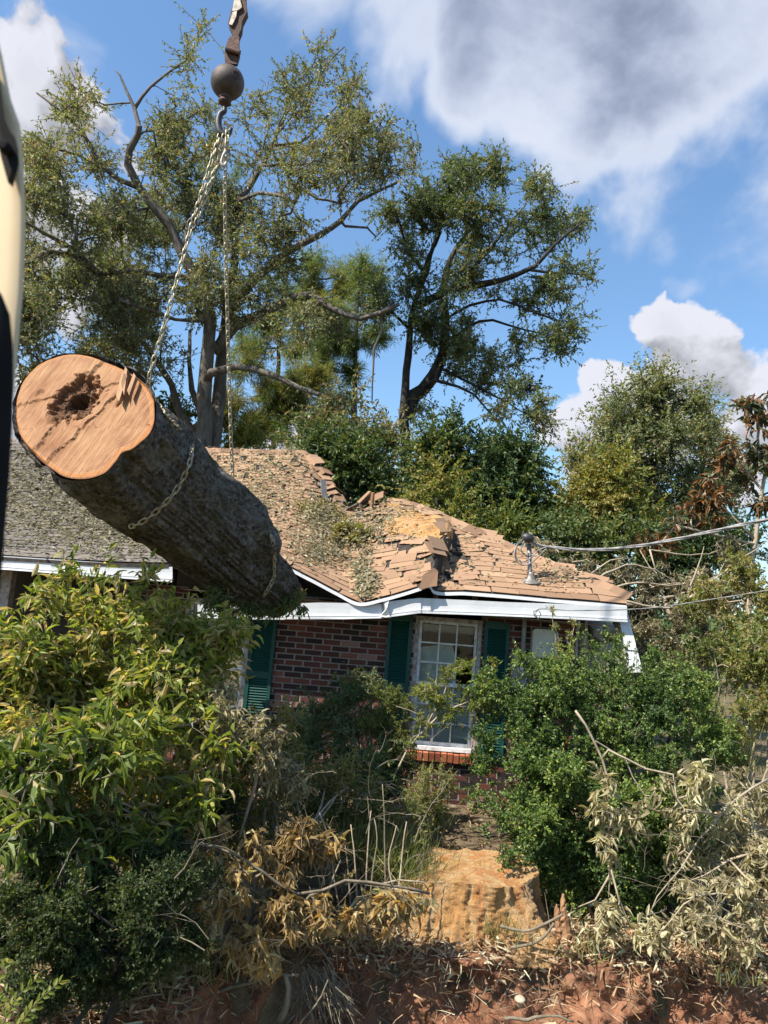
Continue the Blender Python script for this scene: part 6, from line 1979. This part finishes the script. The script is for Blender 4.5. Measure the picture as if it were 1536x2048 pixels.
def branches():
    dead_branch('fallen_branch', 'fallen branch with hanging brown leaves left of the stump', [([(860, 1788), (780, 1770), (690, 1760), (600, 1790), (520, 1740), (430, 1695), (330, 1690), (190, 1688), (60, 1730)], 5.5, -.6, 1.2), ([(560, 1765), (500, 1720), (480, 1690)], 5.4), ([(620, 1790), (560, 1850), (480, 1880)], 5.4), ([(640, 1780), (660, 1720), (690, 1680)], 5.6), ([(520, 1750), (400, 1800), (320, 1810), (250, 1790)], 5.2)],
                [(370, 1690, 22, 5.2, .15), (420, 1720, 34, 5.2, .2), (470, 1780, 40, 5.2, .2), (520, 1700, 40, 5.4, .2), (600, 1680, 44, 5.5, .2), (650, 1690, 34, 5.6, .2), (560, 1830, 40, 5.3, .2), (500, 1880, 44, 5.2, .2), (620, 1830, 40, 5.4, .2), (400, 1840, 44, 5.1, .2), (560, 1760, 30, 5.4, .2), (340, 1880, 24, 5.0, .15), (530, 1910, 30, 5.1, .15), (440, 1660, 20, 5.3, .15)],
                230, 2, 8, .08, .09, .30, 'dead_leaf', 'twig', parts=300, bias=.12, droop=-.7)
    dead_branch('fallen_branch', 'small branch of golden-brown leaves lying against the stump', [([(700, 1762), (760, 1772), (810, 1782), (850, 1790)], 5.75, -.05), ([(760, 1772), (800, 1760), (845, 1765), (858, 1785)], 5.75)],
                [(735, 1800, 22, 5.65, .12), (780, 1805, 24, 5.65, .12), (815, 1800, 22, 5.65, .1), (845, 1800, 14, 5.65, .1), (700, 1830, 24, 5.6, .12), (760, 1850, 16, 5.6, .1)], 46, 2, 8, .05, .095, .30, 'dead_leaf', 'pale_twig', parts=200, bias=.25)
    dead_branch('fallen_branch', 'long wilted branch hanging over the boxwood bush', [([(1150, 1420), (1190, 1480), (1215, 1560), (1215, 1650), (1220, 1720), (1215, 1790)], 6.2, -.1), ([(1195, 1485), (1250, 1520), (1290, 1590), (1330, 1620)], 6.2, -.1), ([(1215, 1500), (1290, 1535), (1345, 1550), (1350, 1600), (1365, 1620), (1420, 1630)], 6.15, -.2), ([(1220, 1750), (1190, 1800), (1160, 1820)], 6.1), ([(1222, 1740), (1240, 1800), (1260, 1850), (1330, 1880)], 6.0)],
                [(1195, 1600, 30, 6.15, .12), (1225, 1640, 34, 6.15, .12), (1270, 1630, 30, 6.15, .12), (1210, 1560, 22, 6.15, .1), (1340, 1560, 22, 6.1, .1), (1400, 1560, 30, 6.1, .15), (1370, 1620, 30, 6.1, .12), (1225, 1710, 20, 6.1, .1), (1210, 1670, 14, 6.1, .1), (1300, 1590, 18, 6.1, .1), (1225, 1830, 30, 6.0, .12), (1200, 1870, 24, 6.0, .1), (1300, 1870, 30, 5.95, .12), (1400, 1600, 18, 6.1, .1)],
                100, 2, 5, .09, .085, .40, 'wilt_leaf', 'pale_twig', parts=300, bias=.25, droop=-.5, spread=.36)
    dead_branch('fallen_branch', 'heap of wilted leafy branches at the lower right edge', [([(1536, 1560), (1470, 1600), (1400, 1680), (1340, 1760), (1300, 1830)], 6.3, -.4, 1.5), ([(1540, 1700), (1460, 1720), (1380, 1760), (1330, 1780)], 6.2, -.2), ([(1536, 1800), (1440, 1790), (1370, 1810), (1310, 1870)], 5.9, -.1), ([(1540, 1880), (1470, 1850), (1400, 1830)], 5.7)],
                [(1460, 1660, 50, 6.3, .2), (1500, 1720, 54, 6.2, .25), (1430, 1740, 44, 6.2, .2), (1370, 1700, 34, 6.25, .2), (1380, 1790, 36, 6.0, .2), (1490, 1800, 50, 5.9, .2), (1420, 1850, 44, 5.8, .15), (1350, 1860, 34, 5.8, .15), (1500, 1880, 40, 5.7, .15), (1310, 1880, 26, 5.8, .12), (1530, 1600, 40, 6.5, .2), (1480, 1560, 30, 6.6, .2), (1560, 1750, 60, 6.0, .3)],
                210, 2, 6, .11, .08, .40, 'wilt_leaf', 'pale_twig', parts=300, bias=.1, droop=-.35, spread=.36)
    # cut brush piled beyond the right corner
    root_px = (1180, 1230)
    dead_branch('brush_pile', 'heap of bare cut branches and drying leaves behind the right roof corner', [([(1200, 1215), (1290, 1205), (1380, 1180), (1440, 1150)], 10.0, .3, 3), ([(1190, 1160), (1250, 1130), (1310, 1140), (1370, 1180)], 10.0, .2, 1.2), ([(1200, 1185), (1270, 1165), (1340, 1170), (1420, 1160)], 10, .2, 1.2), ([(1210, 1210), (1280, 1180), (1380, 1165), (1460, 1165)], 10.1, .2, 1.4), ([(1340, 1240), (1400, 1180), (1480, 1120), (1536, 1080)], 10.0, .2, 2.2), ([(1380, 1250), (1375, 1200), (1390, 1150), (1410, 1090)], 10, .1, 1.6),
                 ([(1240, 1200), (1310, 1215), (1400, 1210), (1500, 1180)], 9.9, .1, 1.3), ([(1180, 1150), (1220, 1120), (1270, 1115)], 10, .1), ([(1300, 1100), (1400, 1110), (1500, 1085)], 10.3, .2, 1.2), ([(1330, 1170), (1300, 1130), (1280, 1100)], 10.2, .1), ([(1440, 1240), (1430, 1180), (1450, 1120)], 9.9, 0, 1.5)],
                [(1240, 1150, 40, 10.3, .3), (1310, 1170, 50, 10.3, .3), (1390, 1170, 50, 10.3, .3), (1280, 1220, 44, 10.2, .25), (1370, 1230, 50, 10.1, .25), (1450, 1200, 44, 10.1, .25), (1180, 1140, 24, 10.2, .2), (1130, 1130, 20, 10.4, .15), (1090, 1100, 18, 10.6, .15), (1060, 1085, 16, 10.8, .15), (1460, 1110, 36, 10.3, .25)],
                330, 3, 9, .10, .075, .36, 'debris_leaf', 'pale_twig', r0=.014, parts=0, cat='brush pile', bias=.0, droop=-.4, up=0, rmax=.012)
    # bare stems standing in the middle
    stems = [((772, 1890), (768, 1760), (766, 1600), (763, 1570)), ((720, 1880), (712, 1790), (706, 1700), (700, 1650)), ((690, 1870), (672, 1770), (660, 1680), (640, 1630)), ((736, 1875), (742, 1760), (752, 1680), (748, 1640)), ((790, 1850), (800, 1760), (808, 1690), (815, 1640)),
             ((660, 1850), (640, 1760), (610, 1660), (590, 1570), (585, 1530)), ((705, 1860), (698, 1760), (690, 1680)), ((726, 1880), (730, 1800), (738, 1700), (744, 1620)), ((640, 1860), (655, 1790), (680, 1720)), ((560, 1570), (530, 1530), (480, 1500), (410, 1420)), ((520, 1520), (500, 1450), (470, 1420)), ((780, 1870), (786, 1800), (776, 1720), (790, 1650))]
    for i, s in enumerate(stems):
        Y = 5.75 + .04 * (i % 4) if i not in (5, 9, 10) else 6.3
        L = smooth_line(L3(s, Y, .15), .06); L += np.cumsum(RNG.normal(0, .002, L.shape), 0)
        where = ['tallest straight pale stem at the left of the stump', 'pale bare stem leaning left of the tallest stem', 'bent bare stem over the brown branch', 'short upright bare stem in the stem clump', 'bare stem nearest the stump with a slight lean', 'long grey forked stem before the dark wall shrub',
                 'thin pale stem in the middle of the clump', 'thin bare stem right of the clump centre', 'slanting bare stem over the dead leaves', 'long bleached branch arching out of the laurel', 'short bleached twig inside the drying shrub', 'thin crooked stem just left of the stump'][i]
        mb = MB(); mb.tube(L, np.linspace(.010, .004, len(L)), 6, lump=.05)
        mb.build('bare_stem', 'pale_twig' if i % 3 else 'twig', None, smooth=True, label=where, cat='stem', group='bare stems left of the stump')
    # pale sprig at bottom left, close to the camera
    Y = 2.6
    b = at(-60, 2120, Y)
    root = thing('boxwood_sprig', 'bright pale boxwood sprigs close up in the bottom left corner', 'plant', b)
    P, A, N, E0, E1 = [], [], [], [], []
    mw = MB()
    for pts in ([(20, 2080), (60, 2020), (95, 1985), (118, 1966)], [(-10, 2080), (30, 2000), (55, 1975), (70, 1962)], [(-30, 2060), (0, 2000), (14, 1985), (20, 1982)], [(-40, 2000), (-5, 1960), (8, 1935), (14, 1925)], [(0, 2090), (30, 2050), (60, 2035), (72, 2020)], [(-40, 2040), (-10, 2010), (5, 2000)]):
        L = smooth_line(L3(pts, Y, .05), .018); mw.tube(L, np.linspace(.003, .0015, len(L)), 5)
        t = nrm(np.gradient(L, axis=0))
        for i in range(1, len(L)):
            for sgn in (-1, 1):
                side = nrm(np.cross(t[i], [0, -1, .3])) * sgn
                P.append(L[i]); A.append(nrm(t[i] * .9 + side * .75 + RNG.normal(0, .15, 3))); N.append(nrm(np.array([-.2, -.7, .6]) + RNG.normal(0, .25, 3)))
    P, A, N = np.array(P), np.array(A), np.array(N); n = len(P)
    mw.build('stem', 'green_twig', root, smooth=True)
    leaf_objects(root, 'leaf', 'fresh_leaf', P, A, N, RNG.uniform(.022, .03, n), RNG.uniform(.013, .018, n), RNG.uniform(.3, .9, n))


branches()


# ---- debris, litter, grass, roots ------------------------------------------
def roof_debris():
    # leaves scattered over the roof, thick in the trough
    P, A, N, Tn = [], [], [], []
    spots = [(80, 1000, 200, 90, 5200), (260, 1060, 140, 50, 2600), (200, 960, 180, 50, 1500), (500, 960, 80, 50, 900), (560, 1010, 80, 40, 800), (640, 1040, 30, 20, 900), (640, 1080, 60, 22, 700), (710, 1075, 44, 22, 1100), (640, 1115, 50, 18, 600), (725, 1150, 14, 34, 450), (735, 1175, 14, 18, 350), (790, 1040, 50, 25, 500), (560, 930, 60, 30, 500), (900, 1120, 160, 50, 260), (1120, 1150, 60, 20, 120), (470, 1060, 60, 60, 900)]
    us = np.linspace(0, _ev[-1], 240); vs = np.linspace(0, 1, 60)
    Gp = roof_pt(us[:, None], vs[None]); Q = project(Gp.reshape(-1, 3))
    for (px, py, rx, ry, n) in spots:
        w = np.exp(-((Q[:, 0] - px) / rx) ** 2 - ((Q[:, 1] - py) / ry) ** 2) * Q[:, 2] ** 2
        k = RNG.choice(len(w), n, p=w / w.sum())
        u = us[k // 60] + RNG.uniform(-.03, .03, n); v = np.clip(vs[k % 60] + RNG.uniform(-.01, .01, n), 0, 1)
        p, du, dv, nn = roof_frame(u, v)
        pile = .09 if (px, py) in ((640, 1040), (710, 1075)) else .03
        P.append(p + nn * (.015 + np.abs(RNG.normal(0, pile, n)))[:, None]); a = RNG.normal(0, 1, (n, 3)); a -= nn * (a * nn).sum(1, keepdims=True) * .75
        A.append(nrm(a)); N.append(nrm(nn + RNG.normal(0, .45, (n, 3))))
        t = RNG.normal(.45, .22, n)
        t += -.08 if px < 300 else .18  # left-roof leaves kept darker, shade put into their tint
        Tn.append(t)
    P, A, N, Tn = map(np.concatenate, (P, A, N, Tn)); n = len(P)
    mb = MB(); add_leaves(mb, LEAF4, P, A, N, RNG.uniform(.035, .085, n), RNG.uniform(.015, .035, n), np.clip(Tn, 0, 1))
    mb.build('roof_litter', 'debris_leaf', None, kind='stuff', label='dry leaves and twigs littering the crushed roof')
    # two leafy limbs lying in the trough
    for (px, py, Yd, lab, bias) in ((640, 1035, 10.6, 'clump of broken leafy twigs high in the roof trough', .1), (700, 1078, 9.9, 'clump of broken leafy twigs low in the roof trough', .1)):
        T = blob_points([(px, py, 34, Yd, .25), (px + 26, py + 10, 24, Yd - .1, .2), (px - 26, py - 4, 24, Yd, .2)], 70, .4)
        a, b = at(px - 60, py - 12, Yd), at(px + 60, py + 14, Yd - .15)
        plant('broken_limb', lab, 'branch', a, [([a, (a + b) / 2 + [0, 0, .06], b], .02, .008)], T, 4, 12, .12, .06, .4, LEAF4, 'olive_leaf', 'twig', tip=.003, step=.15, bias=-.1, brown=.4, twigs=True, rmax=.015, crown='foliage', trunk='stem', group='broken limbs in the roof trough')
    # bare twigs
    mb = MB()
    a = P[RNG.choice(n, 420)]; d = RNG.normal(0, .12, (420, 3)); d[:, 2] = np.abs(d[:, 2]) * .4 + d[:, 1] * .4
    mb.sticks(a, a + d, .004, .002, 3); mb.build('roof_twigs', 'twig', None, kind='stuff', label='small broken twigs scattered over the roof')
    # orange sawdust swept over the ridge: a thin drift
    us2 = np.linspace(0, _ev[-1], 500)
    pts = [];
    uu = np.interp([770, 905], project(roof_pt(us2, np.full(500, .62)))[:, 0], us2)
    U, V = np.meshgrid(np.linspace(uu[0], uu[1], 60), np.linspace(.55, .98, 40), indexing='ij')
    p, du, dv, nn = roof_frame(U.ravel(), V.ravel())
    s = (U.ravel() - uu[0]) / (uu[1] - uu[0]); c = .60 + .22 * s
    h = .085 * np.exp(-((V.ravel() - c) / (.10 + .04 * s)) ** 2) * np.sin(np.clip(s, 0, 1) * math.pi) ** .5 + .02 * fbm(p * 5, 4) - .012
    mb = MB(); mb.grid((p + nn * h[:, None]).reshape(60, 40, 3), 0.0); mb.build('sawdust_drift', 'sawdust', None, smooth=True, kind='stuff', label='drift of orange sawdust across the broken ridge')


def ground_litter():
    n = 15000
    x = RNG.uniform(-4, 5, n * 2); y = RNG.uniform(4.2, 9.0, n * 2)
    e = bank_edge(x)
    band = np.exp(-np.abs(y - e - .25) / .55)
    keep = RNG.random(n * 2) < np.clip(band * 1.1 + .18, 0, 1)
    keep &= (y > e - .30)
    x, y = x[keep], y[keep]; n = len(x)
    z = ground_z(x, y)
    tb = np.clip((bank_edge(x) + .35 - y) / .4, 0, 1)
    z = z + .035 + tb * .03 - np.clip(bank_edge(x) - .05 - y, 0, 1) * .2
    pos = np.stack([x, y, z + np.abs(RNG.normal(0, .025, n))], 1)
    ax = RNG.normal(0, 1, (n, 3)); ax[:, 2] *= .35
    mb = MB(); tint = np.clip(RNG.normal(.5, .25, n) + .2 * fbm(pos * 2, 2), 0, 1)
    add_leaves(mb, LEAF6, pos, ax, rand_dir(n, 1.8), RNG.uniform(.03, .095, n), RNG.uniform(.012, .034, n), tint)
    # strips of chipped wood close to the edge
    m = 3800
    x = RNG.uniform(-2.0, 4.5, m); e = bank_edge(x); y = e + RNG.normal(.12, .22, m)
    z = .03 - np.clip(e - .02 - y, 0, 1) * .9 + np.abs(RNG.normal(0, .03, m)); pos = np.stack([x, y, z], 1)
    ax = RNG.normal(0, 1, (m, 3)); ax[:, 2] *= .5
    add_leaves(mb, BLADE, pos, ax, rand_dir(m, 1), RNG.uniform(.05, .16, m), RNG.uniform(.006, .016, m), np.clip(RNG.normal(.55, .25, m), 0, 1))
    nb = 7000
    k = RNG.integers(0, BANK.shape[0], nb); j = np.clip((RNG.random(nb) ** 1.2 * 62).astype(int) + 4, 0, BANK.shape[1] - 1)
    ok = (BANK[k, j, 0] > -1.5) & (RNG.random(nb) < np.where((j > 55) & (np.abs(BANK[k, j, 0] - 1.35) < .6), .25, 1.0))
    k, j = k[ok], j[ok]; nb = len(k)
    pos = BANK[k, j] + RNG.normal(0, .015, (nb, 3)) + np.array([0, -.02, .025])
    ax = RNG.normal(0, 1, (nb, 3)) * np.array([1, .8, .5]); chip = RNG.random(nb) < .45
    tn = np.clip(RNG.normal(.6, .25, nb) - (j > 60) * .12, 0, 1)
    nn_ = rand_dir(nb, 1.2) + np.array([0, -.6, 0])
    add_leaves(mb, BLADE, pos[chip], ax[chip], nn_[chip], RNG.uniform(.05, .17, chip.sum()), RNG.uniform(.006, .02, chip.sum()), tn[chip])
    add_leaves(mb, LEAFC, pos[~chip], ax[~chip], nn_[~chip], RNG.uniform(.04, .1, (~chip).sum()), RNG.uniform(.015, .035, (~chip).sum()), tn[~chip])
    m = 5200
    x = RNG.uniform(1.5, 5.2, m); y = RNG.uniform(5.9, 9.5, m); pos = np.stack([x, y, ground_z(x, y) + .02 + np.abs(RNG.normal(0, .05, m))], 1)
    add_leaves(mb, LEAFC, pos, RNG.normal(0, 1, (m, 3)) * np.array([1, 1, .5]), rand_dir(m, 1.0), RNG.uniform(.06, .12, m), RNG.uniform(.02, .045, m), np.clip(RNG.normal(.72, .22, m), 0, 1))
    mb.build('leaf_litter', 'litter_leaf', None, kind='stuff', label='dry brown leaves and wood chips on the bank and lawn')
    # leaves and fibre stuck on the bank face
    k = RNG.integers(0, BANK.shape[0], 2600); j = RNG.integers(20, BANK.shape[1], 2600)
    p = BANK[k, j] + RNG.normal(0, .01, (2600, 3)) + np.array([0, -.02, .01])
    mb = MB(); d = RNG.normal(0, 1, (2600, 3)) * np.array([.5, .35, .6]) + np.array([0, -.15, -.25])
    ok = p[:, 0] > -1.6
    mb.sticks(p[ok], p[ok] + nrm(d[ok]) * RNG.uniform(.03, .14, (ok.sum(), 1)), RNG.uniform(.0015, .0035, ok.sum()), .001, 3); mb.build('root_hairs', 'pale_twig', None, kind='stuff', label='fine roots and straw hanging out of the clay bank')
    # bundle of torn fibres
    c0 = at(640, 1955, 5.45); A = c0 + RNG.normal(0, 1, (90, 3)) * np.array([.09, .05, .05]); B = A + np.array([.08, -.06, -.16]) + RNG.normal(0, .09, (90, 3))
    root = thing('torn_root', 'stringy torn root fibres hanging from the clay bank', 'root', c0)
    mb = MB(); mb.sticks(A, B, .005, .0015, 4); mb.build('fibres', 'twig', root)
    # exposed roots
    roots = [([(400, 2048), (430, 1990), (520, 1960), (600, 1950)], 5.3, .015, 'pale root running up the left end of the clay bank'), ([(600, 2048), (640, 2000), (660, 1960)], 5.15, .008, 'thin upright root before the dark hollow in the bank'), ([(1010, 2040), (1060, 2030), (1110, 2020), (1150, 2030)], 5.0, .012, 'reddish root below the mushroom on the bank'),
             ([(480, 1900), (600, 1880), (660, 1930), (668, 1990)], 5.5, .009, 'arched grey root over the left hollow'), ([(560, 2040), (580, 1990), (575, 1950)], 5.3, .03, 'dark broken root stump in the left hollow'), ([(120, 2030), (260, 2000), (320, 1995)], 4.6, .008, 'pale stick lying on the dark ground at lower left'),
             ([(30, 1840), (90, 1800), (120, 1740), (150, 1680)], 4.2, .005, 'thin pale twig curving up at the left edge'), ([(0, 1880), (70, 1830), (150, 1790), (200, 1770)], 4.2, .004, 'fine grey twig slanting over the dark shrub')]
    for pts, Y, r, lab in roots:
        L = smooth_line(L3(pts, Y), .03); L += np.cumsum(RNG.normal(0, .003, L.shape), 0)
        mb = MB(); mb.tube(L, np.linspace(r, r * .5, len(L)), 7, lump=.08); mb.build('root', 'twig', None, smooth=True, label=lab, cat='root', group='exposed roots and sticks')
    # mushroom
    p = at(1040, 2000, 5.22); root = thing('mushroom', 'small pale mushroom growing on the red clay bank', 'mushroom', p)
    mb = MB(); mb.lathe([(0, .032), (.005, .036), (.014, .03), (.02, .018), (.023, .004)], p, (0, -.2, 1), 18); mb.build('cap', 'mushroom', root, smooth=True)
    mb = MB(); mb.lathe([(-.05, .012), (.004, .012)], p, (0, -.2, 1), 10); mb.build('stalk', 'mushroom', root, smooth=True)
    # grass tufts
    mb = MB()
    for (px, py, Y, n, h) in ((1000, 1850, 6.0, 60, .16), (790, 1700, 6.4, 120, .35), (740, 1680, 6.5, 120, .3), (820, 1740, 6.2, 80, .3), (660, 1850, 5.8, 60, .2), (560, 1800, 5.8, 60, .25), (850, 1720, 6.5, 80, .35), (300, 1960, 5.0, 80, .2), (420, 1930, 5.2, 60, .2), (1480, 1950, 5.6, 40, .12), (1150, 1900, 5.9, 40, .12), (870, 1630, 7.3, 80, .25), (1480, 1500, 8.0, 160, .5), (1400, 1420, 8.2, 120, .5)):
        c = at(px, py, Y); p = np.stack([c[0] + RNG.normal(0, .12, n), c[1] + RNG.normal(0, .08, n), np.maximum(c[2] - h * .4, 0) + 0 * RNG.normal(0, 1, n)], 1)
        ax = RNG.normal(0, .45, (n, 3)) + np.array([0, 0, 1.0])
        add_leaves(mb, BLADE, p, ax, rand_dir(n), h * RNG.uniform(.6, 1.3, n), RNG.uniform(.005, .010, n), np.clip(RNG.normal(.5, .25, n), 0, 1))
    mb.build('grass_tufts', 'grass', None, kind='stuff', label='thin grass tufts among the fallen branches')
    # twigs on the ground everywhere
    n = 900
    x = RNG.uniform(-3.5, 4.5, n); y = bank_edge(x) + np.abs(RNG.normal(.2, 1.0, n)); p = np.stack([x, y, ground_z(x, y) + .05], 1)
    d = RNG.normal(0, 1, (n, 3)) * np.array([1, 1, .45]); mb = MB(); mb.sticks(p, p + nrm(d) * RNG.uniform(.1, .45, (n, 1)), RNG.uniform(.002, .006, n), .0015, 4)
    mb.build('ground_twigs', 'twig', None, kind='stuff', label='broken twigs strewn over the ground')


roof_debris()
ground_litter()
T = blob_points([(500, 1210, 26, 7.6, .2), (545, 1215, 24, 7.7, .15), (585, 1200, 16, 7.8, .12), (460, 1225, 26, 7.4, .2), (600, 1215, 10, 7.8, .1), (430, 1200, 24, 7.1, .2)], 110, .4)
a = at(440, 1190, 7.1)
plant('leafy_twigs', 'leafy green twigs clinging under the far end of the log', 'branch', a, [([a, at(500, 1200, 7.5), at(560, 1205, 7.75)], .012, .005)], T, 3, 8, .11, .055, .4, LEAF6, 'dark_leaf', 'twig', tip=.0025, step=.12, twigs=True, droop=-.7, crown='foliage', trunk='stem', rmax=.008)
